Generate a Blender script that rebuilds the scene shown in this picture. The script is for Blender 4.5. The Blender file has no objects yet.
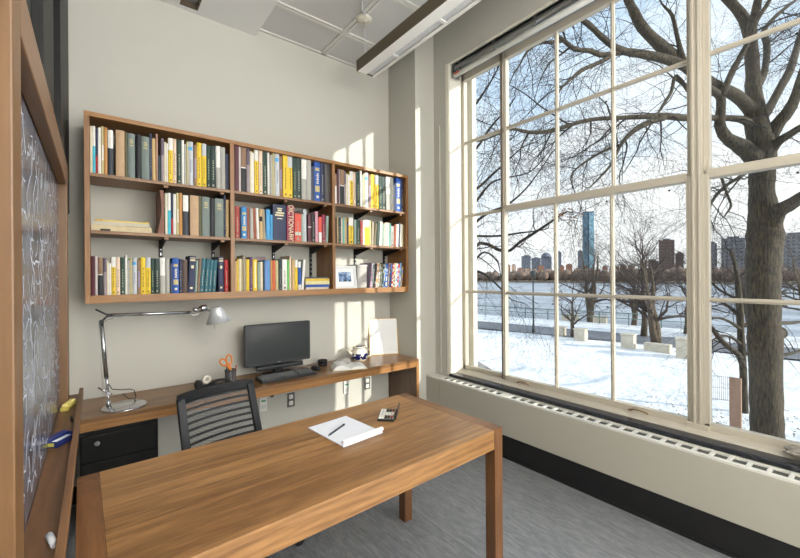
import bpy, bmesh, math, random
from mathutils import Vector, Matrix, Euler
S = bpy.context.scene
COLL = S.collection
PI = math.pi
R = math.radians

# ------------------------------------------------------------------ helpers
def lin(c):
    def f(v):
        v /= 255.0
        return v / 12.92 if v <= 0.04045 else ((v + 0.055) / 1.055) ** 2.4
    return (f(c[0]), f(c[1]), f(c[2]), 1.0)

def newmat(name):
    m = bpy.data.materials.new(name); m.use_nodes = True
    nt = m.node_tree; b = nt.nodes['Principled BSDF']
    return m, nt, b

_pm = {}
def paint(name, col, rough=.55, metal=0.0, var=.0, scale=8.0, bump=0.0, bscale=200.0, spec=None, coat=0):
    """plain colour with a little procedural mottling"""
    key = (name,)
    if key in _pm: return _pm[key]
    m, nt, b = newmat(name)
    b.inputs['Roughness'].default_value = rough
    b.inputs['Metallic'].default_value = metal
    if spec is not None: b.inputs['Specular IOR Level'].default_value = spec
    if coat: b.inputs['Coat Weight'].default_value = coat
    tc = nt.nodes.new('ShaderNodeTexCoord')
    nz = nt.nodes.new('ShaderNodeTexNoise'); nz.inputs['Scale'].default_value = scale; nz.inputs['Detail'].default_value = 4
    nt.links.new(tc.outputs['Object'], nz.inputs['Vector'])
    cr = nt.nodes.new('ShaderNodeValToRGB')
    c = lin(col)
    cr.color_ramp.elements[0].position = .3; cr.color_ramp.elements[1].position = .7
    cr.color_ramp.elements[0].color = tuple(max(0, x * (1 - var)) for x in c[:3]) + (1,)
    cr.color_ramp.elements[1].color = tuple(min(1, x * (1 + var)) for x in c[:3]) + (1,)
    nt.links.new(nz.outputs['Fac'], cr.inputs['Fac'])
    nt.links.new(cr.outputs['Color'], b.inputs['Base Color'])
    if bump:
        n2 = nt.nodes.new('ShaderNodeTexNoise'); n2.inputs['Scale'].default_value = bscale
        nt.links.new(tc.outputs['Object'], n2.inputs['Vector'])
        bp = nt.nodes.new('ShaderNodeBump'); bp.inputs['Strength'].default_value = bump; bp.inputs['Distance'].default_value = .01
        nt.links.new(n2.outputs['Fac'], bp.inputs['Height'])
        nt.links.new(bp.outputs['Normal'], b.inputs['Normal'])
    _pm[key] = m
    return m

def wood(name, light, dark, grain='x', plank=None, pw=.11, rough=.38, var=.25):
    """streaky hardwood; grain runs along one object axis, planks alternate along another"""
    m, nt, b = newmat(name)
    N, Lk = nt.nodes, nt.links
    tc = N.new('ShaderNodeTexCoord')
    sep = N.new('ShaderNodeSeparateXYZ'); Lk.new(tc.outputs['Object'], sep.inputs[0])
    off = None
    if plank:
        dv = N.new('ShaderNodeMath'); dv.operation = 'DIVIDE'; dv.inputs[1].default_value = pw
        Lk.new(sep.outputs[plank.upper()], dv.inputs[0])
        fl = N.new('ShaderNodeMath'); fl.operation = 'FLOOR'; Lk.new(dv.outputs[0], fl.inputs[0])
        wn = N.new('ShaderNodeTexWhiteNoise'); wn.noise_dimensions = '1D'; Lk.new(fl.outputs[0], wn.inputs['W'])
        off = wn
    mp = N.new('ShaderNodeMapping')
    Lk.new(tc.outputs['Object'], mp.inputs['Vector'])
    sc = {'x': (1.3, 14, 14), 'y': (14, 1.3, 14), 'z': (14, 14, 1.3)}[grain]
    mp.inputs['Scale'].default_value = sc
    if off:
        mu = N.new('ShaderNodeVectorMath'); mu.operation = 'SCALE'; mu.inputs['Scale'].default_value = 7.0
        Lk.new(off.outputs['Color'], mu.inputs[0]); Lk.new(mu.outputs[0], mp.inputs['Location'])
    nz = N.new('ShaderNodeTexNoise'); nz.inputs['Scale'].default_value = 2.2; nz.inputs['Detail'].default_value = 7; nz.inputs['Distortion'].default_value = .9
    Lk.new(mp.outputs[0], nz.inputs['Vector'])
    wv = N.new('ShaderNodeTexWave'); wv.wave_type = 'RINGS'; wv.rings_direction = grain.upper()
    wv.inputs['Scale'].default_value = .9; wv.inputs['Distortion'].default_value = 11; wv.inputs['Detail'].default_value = 3; wv.inputs['Detail Scale'].default_value = .8
    Lk.new(mp.outputs[0], wv.inputs['Vector'])
    fine = N.new('ShaderNodeTexNoise'); fine.inputs['Scale'].default_value = 9; fine.inputs['Detail'].default_value = 3
    Lk.new(mp.outputs[0], fine.inputs['Vector'])
    a = N.new('ShaderNodeMath'); a.operation = 'MULTIPLY'; a.inputs[1].default_value = .45; Lk.new(nz.outputs['Fac'], a.inputs[0])
    c = N.new('ShaderNodeMath'); c.operation = 'MULTIPLY_ADD'; c.inputs[1].default_value = .13; Lk.new(wv.outputs['Fac'], c.inputs[0]); Lk.new(a.outputs[0], c.inputs[2])
    d = N.new('ShaderNodeMath'); d.operation = 'MULTIPLY_ADD'; d.inputs[1].default_value = .38; Lk.new(fine.outputs['Fac'], d.inputs[0]); Lk.new(c.outputs[0], d.inputs[2])
    last = d
    if off:
        e = N.new('ShaderNodeMath'); e.operation = 'MULTIPLY_ADD'; e.inputs[1].default_value = .22; Lk.new(off.outputs['Value'], e.inputs[0]); Lk.new(d.outputs[0], e.inputs[2])
        f = N.new('ShaderNodeMath'); f.operation = 'SUBTRACT'; f.inputs[1].default_value = .11; Lk.new(e.outputs[0], f.inputs[0]); last = f
    cr = N.new('ShaderNodeValToRGB')
    cr.color_ramp.elements[0].position = .28; cr.color_ramp.elements[0].color = lin(dark)
    cr.color_ramp.elements[1].position = .72; cr.color_ramp.elements[1].color = lin(light)
    Lk.new(last.outputs[0], cr.inputs['Fac']); Lk.new(cr.outputs['Color'], b.inputs['Base Color'])
    b.inputs['Roughness'].default_value = rough
    return m

class MB:
    """collects shapes, then links them as ONE mesh object"""
    def __init__(s): s.v = []; s.f = []; s.m = []; s.s = []
    def add(s, vs, fs, mi=0, smooth=False):
        o = len(s.v); s.v += [tuple(p) for p in vs]
        for f in fs: s.f.append(tuple(i + o for i in f)); s.m.append(mi); s.s.append(smooth)
        return s
    def box(s, x0, y0, z0, x1, y1, z1, mi=0, M=None):
        if x1 < x0: x0, x1 = x1, x0
        if y1 < y0: y0, y1 = y1, y0
        if z1 < z0: z0, z1 = z1, z0
        vs = [Vector(p) for p in ((x0,y0,z0),(x1,y0,z0),(x1,y1,z0),(x0,y1,z0),(x0,y0,z1),(x1,y0,z1),(x1,y1,z1),(x0,y1,z1))]
        if M is not None: vs = [M @ p for p in vs]
        return s.add(vs, [(0,3,2,1),(4,5,6,7),(0,1,5,4),(1,2,6,5),(2,3,7,6),(3,0,4,7)], mi)
    def hexa(s, vs, mi=0):
        return s.add(vs, [(0,3,2,1),(4,5,6,7),(0,1,5,4),(1,2,6,5),(2,3,7,6),(3,0,4,7)], mi)
    def rbox(s, x0, y0, z0, x1, y1, z1, r=.01, axis='y', n=5, mi=0, M=None):
        """box with four rounded corners, extruded along axis"""
        if axis == 'y': a0,a1,b0,b1,c0,c1 = x0,x1,z0,z1,y0,y1
        elif axis == 'z': a0,a1,b0,b1,c0,c1 = x0,x1,y0,y1,z0,z1
        else: a0,a1,b0,b1,c0,c1 = y0,y1,z0,z1,x0,x1
        pts = []
        for (ca, cb, t0) in ((a1-r,b1-r,0),(a0+r,b1-r,PI/2),(a0+r,b0+r,PI),(a1-r,b0+r,3*PI/2)):
            for k in range(n+1):
                t = t0 + PI/2*k/n; pts.append((ca+r*math.cos(t), cb+r*math.sin(t)))
        return s.prism(pts, c0, c1, axis, mi, M)
    def prism(s, pts, c0, c1, axis='z', mi=0, M=None, smooth=False):
        n = len(pts)
        def P(a, b, c):
            p = Vector({'x': (c,a,b), 'y': (a,c,b), 'z': (a,b,c)}[axis])
            return M @ p if M is not None else p
        vs = [P(a,b,c0) for a,b in pts] + [P(a,b,c1) for a,b in pts]
        fs = [tuple(range(n))[::-1], tuple(range(n, 2*n))] + [(i,(i+1)%n,(i+1)%n+n,i+n) for i in range(n)]
        if axis == 'y': fs = [f[::-1] for f in fs]
        return s.add(vs, fs, mi, smooth)
    def tube(s, pts, rad, n=8, mi=0, caps=True, smooth=True):
        pts = [Vector(p) for p in pts]
        if not hasattr(rad, '__len__'): rad = [rad]*len(pts)
        vs = []; ref = None
        for i, p in enumerate(pts):
            d = (pts[min(i+1,len(pts)-1)] - pts[max(i-1,0)])
            if d.length < 1e-9: d = Vector((0,0,1))
            d.normalize()
            if ref is None:
                ref = Vector((0,0,1)) if abs(d.z) < .9 else Vector((1,0,0))
            u = (ref - d*ref.dot(d))
            if u.length < 1e-4: u = d.orthogonal()
            u.normalize(); ref = u; w = d.cross(u)
            for k in range(n):
                t = 2*PI*k/n; vs.append(p + (u*math.cos(t)+w*math.sin(t))*rad[i])
        fs = []
        for i in range(len(pts)-1):
            for k in range(n):
                a = i*n+k; b = i*n+(k+1)%n; fs.append((a,b,b+n,a+n))
        s.add(vs, fs, mi, smooth)
        if caps:
            o = len(s.v)-len(vs)
            s.f.append(tuple(o+k for k in range(n))[::-1]); s.m.append(mi); s.s.append(False)
            s.f.append(tuple(o+(len(pts)-1)*n+k for k in range(n))); s.m.append(mi); s.s.append(False)
        return s
    def cyl(s, p0, p1, r0, r1=None, n=20, mi=0, smooth=True):
        return s.tube([p0, p1], [r0, r0 if r1 is None else r1], n, mi, True, smooth)
    def lathe(s, prof, c, n=28, mi=0, M=None, smooth=True):
        vs = []
        for r, z in prof:
            for k in range(n):
                t = 2*PI*k/n; p = Vector((r*math.cos(t), r*math.sin(t), z))
                if M is not None: p = M @ p
                vs.append(p + Vector(c))
        fs = [(i*n+k, i*n+(k+1)%n, (i+1)*n+(k+1)%n, (i+1)*n+k) for i in range(len(prof)-1) for k in range(n)]
        return s.add(vs, fs, mi, smooth)
    def build(s, name, mats, parent=None, bevel=0, seg=2, local=False, solid=0):
        me = bpy.data.meshes.new(name)
        vs = s.v
        if parent is not None and not local:
            o = wloc(parent); vs = [(p[0]-o[0], p[1]-o[1], p[2]-o[2]) for p in vs]
        me.from_pydata([tuple(p) for p in vs], [], s.f)
        for m in (mats if isinstance(mats, (list, tuple)) else [mats]): me.materials.append(m)
        me.polygons.foreach_set('material_index', s.m); me.polygons.foreach_set('use_smooth', s.s)
        me.update()
        ob = bpy.data.objects.new(name, me); COLL.objects.link(ob)
        if parent is not None: ob.parent = parent
        if solid:
            md = ob.modifiers.new('solid', 'SOLIDIFY'); md.thickness = solid; md.offset = 0
        if bevel:
            md = ob.modifiers.new('bevel', 'BEVEL'); md.width = bevel; md.segments = seg; md.limit_method = 'ANGLE'; md.angle_limit = R(40)
        return ob

def wloc(o):
    l = Vector(o.location)
    while o.parent is not None: o = o.parent; l = l + Vector(o.location)
    return l
def tag(o, label=None, cat=None, group=None, kind=None):
    if label: o['label'] = label
    if cat: o['category'] = cat
    if group: o['group'] = group
    if kind: o['kind'] = kind
    return o
def thing(name, label, cat, loc=(0,0,0), rz=0, group=None, kind=None):
    o = bpy.data.objects.new(name, None); o.empty_display_size = .05; COLL.objects.link(o)
    o.location = loc; o.rotation_euler = (0,0,rz)
    return tag(o, label, cat, group, kind)
def struct(o, label=None): return tag(o, label, None, None, 'structure')

def text_mesh(name, body, size, mat, parent, M, extrude=.0003, align='CENTER', sx=1.0):
    cu = bpy.data.curves.new(name, 'FONT'); cu.body = body; cu.size = size; cu.extrude = extrude
    cu.align_x = align; cu.align_y = 'CENTER'
    to = bpy.data.objects.new('tmp_text', cu); COLL.objects.link(to)
    bpy.context.view_layer.update()
    me = bpy.data.meshes.new_from_object(to.evaluated_get(bpy.context.evaluated_depsgraph_get()))
    bpy.data.objects.remove(to, do_unlink=True)
    me.transform(M @ Matrix.Diagonal((sx,1,1,1))); me.materials.clear(); me.materials.append(mat)
    ob = bpy.data.objects.new(name, me); COLL.objects.link(ob); ob.parent = parent
    return ob

# ------------------------------------------------------------------ camera
cam_d = bpy.data.cameras.new('camera'); cam = bpy.data.objects.new('camera', cam_d); COLL.objects.link(cam)
F_PX = 385.6
cam_d.sensor_width = 36; cam_d.sensor_fit = 'HORIZONTAL'; cam_d.lens = 36*F_PX/800
cam_d.shift_y = -2.2/800; cam_d.clip_start = .02; cam_d.clip_end = 6000
fw = Vector((.6192,.7853,0)).normalized(); rt = Vector((fw.y,-fw.x,0)); up = Vector((0,0,1)); rl = R(.4)
rx = rt*math.cos(rl) - up*math.sin(rl); uy = up*math.cos(rl) + rt*math.sin(rl)
M = Matrix((( rx.x, uy.x, -fw.x, 0),(rx.y, uy.y, -fw.y, 0),(rx.z, uy.z, -fw.z, 1.445),(0,0,0,1)))
cam.matrix_world = M
S.camera = cam
S.view_settings.view_transform = 'Standard'; S.view_settings.look = 'None'; S.view_settings.gamma = 1
S.view_settings.use_curve_mapping = False
S.view_settings.exposure = 0.12
# ------------------------------------------------------------------ materials
M_wall = paint('wall_paint', (188,186,177), .75, var=.012, scale=3)
M_ceilw = paint('soffit_paint', (222,221,219), .7, var=.01, scale=3)
M_trim = paint('cream_trim_paint', (190,184,172), .45, var=.02, scale=6)
M_reveal = paint('reveal_paint', (226,222,208), .5, var=.012, scale=6)
M_sash = paint('sash_paint', (180,172,158), .42, var=.015, scale=9)
M_black = paint('black_satin', (12,12,13), .5, var=.05, spec=.3)
M_base = paint('black_rubber_base', (20,20,22), .5, var=.04)
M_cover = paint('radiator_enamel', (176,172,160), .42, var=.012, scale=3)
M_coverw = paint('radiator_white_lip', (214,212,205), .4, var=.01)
M_steel = paint('brushed_aluminium', (168,170,172), .3, 1.0, var=.06, scale=30)
M_chrome = paint('chrome', (196,196,200), .12, 1.0, var=.02)
M_plastic = paint('black_plastic', (22,24,28), .45, var=.05)
M_white = paint('white_plastic', (225,225,222), .45, var=.01)
M_paper = paint('paper', (232,234,238), .8, var=.01)
M_page = paint('book_pages', (216,208,186), .85, var=.05, scale=60)
W_top = wood('table_top_cherry', (174,130,82), (112,78,46), 'x', 'y', .105, .34)
W_cap = wood('table_end_cherry', (136,94,58), (98,64,38), 'y', None, .1, .36)
W_leg = wood('table_leg_cherry', (124,84,52), (84,54,32), 'z', None, .1, .4)
W_shelf = wood('bookcase_cherry', (152,112,74), (112,78,48), 'x', None, .1, .4)
W_case = wood('bookcase_frame_cherry', (170,122,70), (128,88,48), 'x', None, .1, .38)
W_up = wood('bookcase_upright_cherry', (160,114,68), (118,80,46), 'z', None, .1, .38)
W_counter = wood('counter_cherry', (152,110,66), (104,72,40), 'x', 'y', .16, .3)
W_panel = wood('counter_end_cherry', (122,94,74), (92,68,52), 'z', None, .1, .4)
W_board = wood('chalkboard_frame_maple', (114,81,48), (92,64,37), 'z', None, .1, .42)
W_boardx = wood('chalkboard_rail_cherry', (132,96,66), (98,68,44), 'y', None, .1, .4)

def m_floor():
    m, nt, b = newmat('grey_marbled_linoleum'); N, Lk = nt.nodes, nt.links
    tc = N.new('ShaderNodeTexCoord'); mp = N.new('ShaderNodeMapping'); mp.inputs['Scale'].default_value = (30, 5, 1); mp.inputs['Rotation'].default_value = (0,0,R(14))
    Lk.new(tc.outputs['Object'], mp.inputs[0])
    a = N.new('ShaderNodeTexNoise'); a.inputs['Scale'].default_value = 1.6; a.inputs['Detail'].default_value = 9; a.inputs['Roughness'].default_value = .72; a.inputs['Distortion'].default_value = 1.2
    Lk.new(mp.outputs[0], a.inputs['Vector'])
    cr = N.new('ShaderNodeValToRGB'); e = cr.color_ramp.elements
    e[0].position = .3; e[0].color = lin((92,94,99)); e[1].position = .72; e[1].color = lin((146,147,150))
    x = e.new(.5); x.color = lin((117,119,123))
    Lk.new(a.outputs['Fac'], cr.inputs[0])
    sep = N.new('ShaderNodeSeparateXYZ'); Lk.new(tc.outputs['Object'], sep.inputs[0])
    ml = N.new('ShaderNodeMath'); ml.operation = 'MODULO'; ml.inputs[1].default_value = 2.0
    sh = N.new('ShaderNodeMath'); sh.operation = 'ADD'; sh.inputs[1].default_value = 10.45; Lk.new(sep.outputs['X'], sh.inputs[0]); Lk.new(sh.outputs[0], ml.inputs[0])
    lt = N.new('ShaderNodeMath'); lt.operation = 'LESS_THAN'; lt.inputs[1].default_value = .004; Lk.new(ml.outputs[0], lt.inputs[0])
    mx = N.new('ShaderNodeMix'); mx.data_type = 'RGBA'; Lk.new(lt.outputs[0], mx.inputs['Factor']); Lk.new(cr.outputs[0], mx.inputs['A']); mx.inputs['B'].default_value = lin((150,150,152))
    Lk.new(mx.outputs['Result'], b.inputs['Base Color']); b.inputs['Roughness'].default_value = .42
    return m
def m_tile():
    m, nt, b = newmat('perforated_ceiling_panel'); N, Lk = nt.nodes, nt.links
    tc = N.new('ShaderNodeTexCoord'); mp = N.new('ShaderNodeMapping'); mp.inputs['Scale'].default_value = (70,70,70); Lk.new(tc.outputs['Object'], mp.inputs[0])
    v = N.new('ShaderNodeTexVoronoi'); v.inputs['Randomness'].default_value = 0; v.inputs['Scale'].default_value = 1; Lk.new(mp.outputs[0], v.inputs['Vector'])
    cr = N.new('ShaderNodeValToRGB'); e = cr.color_ramp.elements; e[0].position = .2; e[0].color = lin((66,66,66)); e[1].position = .3; e[1].color = lin((196,195,193))
    Lk.new(v.outputs['Distance'], cr.inputs[0]); Lk.new(cr.outputs[0], b.inputs['Base Color']); b.inputs['Roughness'].default_value = .6
    return m
def m_glass():
    m, nt, b = newmat('window_glass'); N, Lk = nt.nodes, nt.links
    N.remove(b); out = N['Material Output']
    t = N.new('ShaderNodeBsdfTransparent'); t.inputs[0].default_value = (.97,.985,.98,1)
    g = N.new('ShaderNodeBsdfGlossy'); g.inputs['Roughness'].default_value = .01
    lw = N.new('ShaderNodeLayerWeight'); lw.inputs[0].default_value = .5
    pw_ = N.new('ShaderNodeMath'); pw_.operation = 'POWER'; pw_.inputs[1].default_value = 5; Lk.new(lw.outputs['Facing'], pw_.inputs[0])
    fr = N.new('ShaderNodeMath'); fr.operation = 'MULTIPLY_ADD'; fr.inputs[1].default_value = .6; fr.inputs[2].default_value = .018; Lk.new(pw_.outputs[0], fr.inputs[0])
    mx = N.new('ShaderNodeMixShader'); Lk.new(fr.outputs[0], mx.inputs[0]); Lk.new(t.outputs[0], mx.inputs[1]); Lk.new(g.outputs[0], mx.inputs[2]); Lk.new(mx.outputs[0], out.inputs[0])
    return m
def m_mesh(name, col, alpha, scale=(1,1,1), rough=.7):
    m, nt, b = newmat(name); N, Lk = nt.nodes, nt.links
    tc = N.new('ShaderNodeTexCoord'); mp = N.new('ShaderNodeMapping'); mp.inputs['Scale'].default_value = scale; Lk.new(tc.outputs['Object'], mp.inputs[0])
    v = N.new('ShaderNodeTexVoronoi'); v.inputs['Randomness'].default_value = 0; v.inputs['Scale'].default_value = 1; Lk.new(mp.outputs[0], v.inputs['Vector'])
    cr = N.new('ShaderNodeValToRGB'); e = cr.color_ramp.elements; e[0].position = .3; e[0].color = (0,0,0,1); e[1].position = .5; e[1].color = (1,1,1,1)
    Lk.new(v.outputs['Distance'], cr.inputs[0])
    mr = N.new('ShaderNodeMapRange'); mr.inputs['To Min'].default_value = alpha[0]; mr.inputs['To Max'].default_value = alpha[1]; Lk.new(cr.outputs[0], mr.inputs[0])
    b.inputs['Base Color'].default_value = lin(col); b.inputs['Roughness'].default_value = rough; Lk.new(mr.outputs[0], b.inputs['Alpha'])
    return m
def m_slate():
    m, nt, b = newmat('chalkboard_slate'); N, Lk = nt.nodes, nt.links
    tc = N.new('ShaderNodeTexCoord')
    mp = N.new('ShaderNodeMapping'); mp.inputs['Scale'].default_value = (1, 5, 1.6); Lk.new(tc.outputs['Object'], mp.inputs[0])
    a = N.new('ShaderNodeTexNoise'); a.inputs['Scale'].default_value = 2.4; a.inputs['Detail'].default_value = 6; a.inputs['Distortion'].default_value = 1.5; Lk.new(mp.outputs[0], a.inputs['Vector'])
    cr = N.new('ShaderNodeValToRGB'); e = cr.color_ramp.elements; e[0].position = .38; e[0].color = lin((58,62,74)); e[1].position = .75; e[1].color = lin((136,142,158))
    Lk.new(a.outputs['Fac'], cr.inputs[0]); Lk.new(cr.outputs[0], b.inputs['Base Color']); b.inputs['Roughness'].default_value = .2; b.inputs['Specular IOR Level'].default_value = .5
    return m
M_floor = m_floor(); M_tile = m_tile(); M_glass = m_glass(); M_slate = m_slate()

# ------------------------------------------------------------------ room shell
XL, XW, YB, YR, ZC = -.16, 2.67, 3.25, -3.6, 3.52
struct(MB().box(XL-.1, YR-.1, -.12, 2.95, 3.6, 0).build('floor', M_floor), 'grey marbled linoleum floor')
struct(MB().box(XL-.1, YR-.1, ZC, 2.20, 3.45, ZC+.12).box(2.16, YR, ZC+.12, 2.20, 3.25, 4.3).build('ceiling', M_tile), 'grey perforated ceiling panels between white bars')
struct(MB().box(2.10, YR-.1, 4.3, 2.95, 3.45, 4.36).build('ceiling', M_wall), 'raised plaster ceiling over the window side')
struct(MB().box(XL-.1, YB, 0, 2.43, YB+.2, 4.3).build('wall_back', M_wall), 'pale greige wall behind the bookcase')
struct(MB().box(XL-.1, YR-.1, 0, 2.95, YR, 4.3).build('wall_rear', M_wall), 'pale wall at the far end of the room')
struct(MB().box(2.425, 2.82, 0, 2.95, 3.45, 4.3).build('wall_return', M_wall), 'projecting pier beside the window')
w = MB(); w.box(XL-.1, YR, 0, XL, YB, .9).box(XL-.1, YR, .9, XL, .7, ZC).box(XL-.1, .7, 3.3, XL, YB, ZC).box(XL-.1, 3.235, .9, XL, YB, 3.3)
w.box(XL-.1, .7, .9, XL, 3.235, 1.86)
struct(w.build('wall_left', M_wall), 'left wall behind the chalkboard')
# window wall: solid below, above and beside the tall opening
YO0, YO1, ZO0, ZO1 = -.12, 2.625, .50, 3.49
w = MB().box(XW, YR, 0, 2.95, 2.82, ZO0).box(XW, YR, ZO1, 2.95, 2.82, 4.3).box(XW, YO1, ZO0, 2.95, 2.82, ZO1).box(XW, YR, ZO0, 2.95, YO0, ZO1)
struct(w.build('wall_right', M_wall), 'greige wall around the tall window')
# thin raised panel moulding on the wall strip left of the opening
struct(MB().box(2.662, 2.735, .50, 2.672, 2.745, 2.93).build('trim_1', M_wall), 'thin vertical bead on the wall beside the window')
w = MB().box(2.672, 2.604, .50, 2.84, 2.627, ZO1).box(2.664, 2.612, .50, 2.68, 2.65, ZO1)
struct(w.build('trim_2', M_reveal), 'white painted reveal at the left side of the window')
struct(MB().box(2.672, YO0, 3.480, 2.83, 2.60, 3.492).build('trim_3', M_reveal), 'white painted head of the window opening')
# exterior stone reveal, and an unseen pier added to block the sun
M_stone = paint('limestone', (214,206,190), .8, var=.06, scale=5)
struct(MB().box(2.952, 2.565, -2.3, 3.01, 2.85, 4.2).build('trim_4', M_stone), 'pale stone reveal outside the left pane')
struct(MB().box(2.952, -.75, -2.3, 3.33, -.16, 4.6).build('sun_blocker', M_stone), 'added unseen stone pier blocking sun from the right sash')
struct(MB().box(2.90, YO0, .38, 3.06, 2.5, .50).build('trim_6', M_stone), 'exterior stone sill')
# black plinth below the radiator cover
struct(MB().box(2.545, YR, .0, 2.665, 2.818, .178).box(2.538, YR, 0, 2.546, 2.818, .02).build('baseboard_right', M_base), 'tall black plinth under the radiator cover')
struct(MB().box(XL, YB-.012, 0, 2.39, YB, .11).build('baseboard_back', M_base))
# ceiling soffit with slot, bars
w = MB().box(XL, YR, 3.45, .49, YB, ZC-.001).box(.61, YR, 3.45, 1.05, YB, ZC-.001).box(.49, 3.20, 3.45, .61, YB, ZC-.001).box(.49, YR, 3.45, .61, 2.1, ZC-.001)
struct(w.build('trim_7', M_ceilw), 'smooth white dropped soffit at the upper left')
v = thing('ceiling_vent', 'narrow slot air vent with brown rim in the white soffit', 'vent', (.55, 2.65, 3.45))
MB().box(.49,2.1,3.448,.497,3.20,3.50).box(.603,2.1,3.448,.61,3.20,3.50).box(.49,3.193,3.448,.61,3.20,3.50).box(.49,2.1,3.448,.61,2.107,3.50).build('frame', paint('vent_bronze', (92,80,64), .5), v)
MB().box(.497,2.107,3.492,.603,3.193,3.50).build('backing', paint('vent_grey', (150,150,150), .6), v)
w = MB()
def bar_x(y):   # double bar running along x
    w.box(1.052, y-.028, 3.509, 2.20, y-.006, ZC).box(1.052, y+.006, 3.509, 2.20, y+.028, ZC).box(1.052, y-.006, 3.514, 2.20, y+.006, ZC)
def bar_y(x):
    w.box(x-.028, YR, 3.508, x-.006, YB, ZC).box(x+.006, YR, 3.508, x+.028, YB, ZC).box(x-.006, YR, 3.514, x+.006, YB, ZC)
for k in range(10): bar_x(2.85 - .595*k)
bar_y(1.665)
w.box(1.05, 3.225, 3.508, 2.20, 3.25, ZC).box(1.05, YR, 3.508, 1.075, YB, ZC)
struct(w.build('trim_8', paint('ceiling_bar_white', (206,204,198), .5)), 'white double bars of the ceiling grid')

# interior glazing high on the left wall, above the chalkboard
g = thing('window_4', 'black framed interior glazing above the chalkboard', None, (XL, 2.0, 2.5), kind='structure')
MB().box(XL,2.50,1.86,XL+.03,3.235,3.3).box(XL,.70,1.86,XL+.03,.76,3.3).box(XL,.76,3.22,XL+.03,2.50,3.3).box(XL,.76,1.86,XL+.03,2.5,1.92).box(XL,1.70,1.92,XL+.03,2.10,3.22).build('frame', M_black, g, bevel=.003)
MB().box(XL-.04,.76,1.92,XL-.032,2.5,3.22).build('pane', paint('corridor_glass', (112,124,118), .12, spec=.8), g)

# ------------------------------------------------------------------ windows
def window(name, label, y0, y1, zrows, vbars, dx=0.0, st=(.03,.03)):
    """casement: frame, glazing bars and panes; dx brings the lower sash forward of the upper one"""
    t = thing(name, label, None, (2.86, (y0+y1)/2, ZO0), kind='structure')
    z0, z1 = .505, 3.48
    f = MB()
    for (za, zb, d) in ((z0, 2.036, dx), (2.036, z1, 0.0)):
        f.box(2.838+d, y0, za, 2.886+d, y0+st[0], zb).box(2.838+d, y1-st[1], za, 2.886+d, y1, zb)
        f.box(2.832+d, y0, za, 2.838+d, y0+.008, zb).box(2.832+d, y1-.008, za, 2.838+d, y1, zb)
    f.box(2.838+dx, y0, z0, 2.886+dx, y1, .575).box(2.832+dx, y0, z0, 2.838+dx, y1, .530).box(2.838, y0, 3.36, 2.886, y1, z1)
    f.build('frame', M_sash, t, bevel=.002)
    for z, hh in zrows:
        d = dx if z < 2.03 else 0
        if hh > .02: MB().box(2.842+dx, y0+.02, z-hh, 2.880, y1-.02, z+hh).build('meeting_rail', M_sash, t, bevel=.003)
        else: MB().box(2.850+d, y0+.02, z-hh*.8, 2.874+d, y1-.02, z+hh*.8).box(2.844+d, y0+.02, z-hh*.35, 2.850+d, y1-.02, z+hh*.35).build('muntin', M_sash, t, bevel=.002)
    for y in vbars:
        MB().box(2.850+dx, y-.012, .56, 2.874+dx, y+.012, 2.036).box(2.844+dx, y-.005, .56, 2.850+dx, y+.005, 2.036).build('muntin', M_sash, t, bevel=.002)
        MB().box(2.850, y-.012, 2.036, 2.874, y+.012, 3.38).box(2.844, y-.005, 2.036, 2.850, y+.005, 3.38).build('muntin', M_sash, t, bevel=.002)
    MB().box(2.860+dx, y0+.015, .55, 2.864+dx, y1-.015, 2.036).build('pane', M_glass, t)
    MB().box(2.860, y0+.015, 2.036, 2.864, y1-.015, 3.38).build('pane', M_glass, t)
    return t
rows = [(1.297,.016),(2.036,.026),(2.752,.016)]
W1 = window('window_1', 'narrow left sidelight of the tall window', 2.124, 2.605, [(1.297,.016),(2.034,.0165),(2.752,.016)], [], 0, (.018,.034))
W2 = window('window_2', 'wide middle sash of the tall window', .738, 2.10, rows, [1.615, 1.194], -.03, (.022,.02))
W3 = window('window_3', 'right sash of the tall window, the big trunk behind it', -.12, .680, rows, [.245], -.03, (.03,.03))
struct(MB().box(2.815, 2.10, .505, 2.886, 2.124, 3.48).build('trim_9', paint('dark_gasket', (112,102,90), .5)), 'dark vertical channel between the sidelight and the middle sash')
struct(MB().box(2.800, .680, .505, 2.892, .738, 3.48).box(2.790,.652,.500,2.892,.765,.560).box(2.794,.688,.505,2.80,.700,3.48).box(2.794,.716,.505,2.80,.730,3.48).build('trim_10', M_sash, bevel=.003), 'stout cream post between middle and right sash')
M_bronze = paint('bronze', (122,94,60), .4, .5, var=.1, scale=40)
for par, y in ((W2, 1.89), (W2, 1.02)):
    l = MB().tube([(2.785,y+.055,.548),(2.772,y+.04,.560),(2.768,y,.566),(2.772,y-.04,.560),(2.785,y-.055,.548)], [.005,.0045,.0045,.0045,.005], 8)
    l.lathe([(0,0),(.012,0),(.010,.006),(0,.008)], (2.79,y+.055,.545), 12)
    l.build('latch', M_bronze, par)
for par, y, z in ((W2,1.66,1.95),(W2,1.24,1.97),(W2,.86,1.98),(W3,.29,1.97),(W2,1.66,2.68),(W2,1.24,2.68),(W3,.29,2.69),(W2,1.66,1.22),(W2,1.24,1.22)):
    MB().cyl((2.853,y,z),(2.860,y,z),.006,n=10).build('fastener', M_black, par)
# black stone sill
sill = MB().prism([(2.655,.487),(2.655,.508),(2.662,.514),(2.80,.516),(2.80,.487)], -3.5, 2.618, 'y').box(2.80, -.12, .487, 2.86, 2.605, .503)
tag(sill.build('window_sill', paint('black_slate_sill', (40,42,48), .22, var=.2, scale=20), bevel=.002), 'polished black slate sill running below the tall window', 'window sill')

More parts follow.
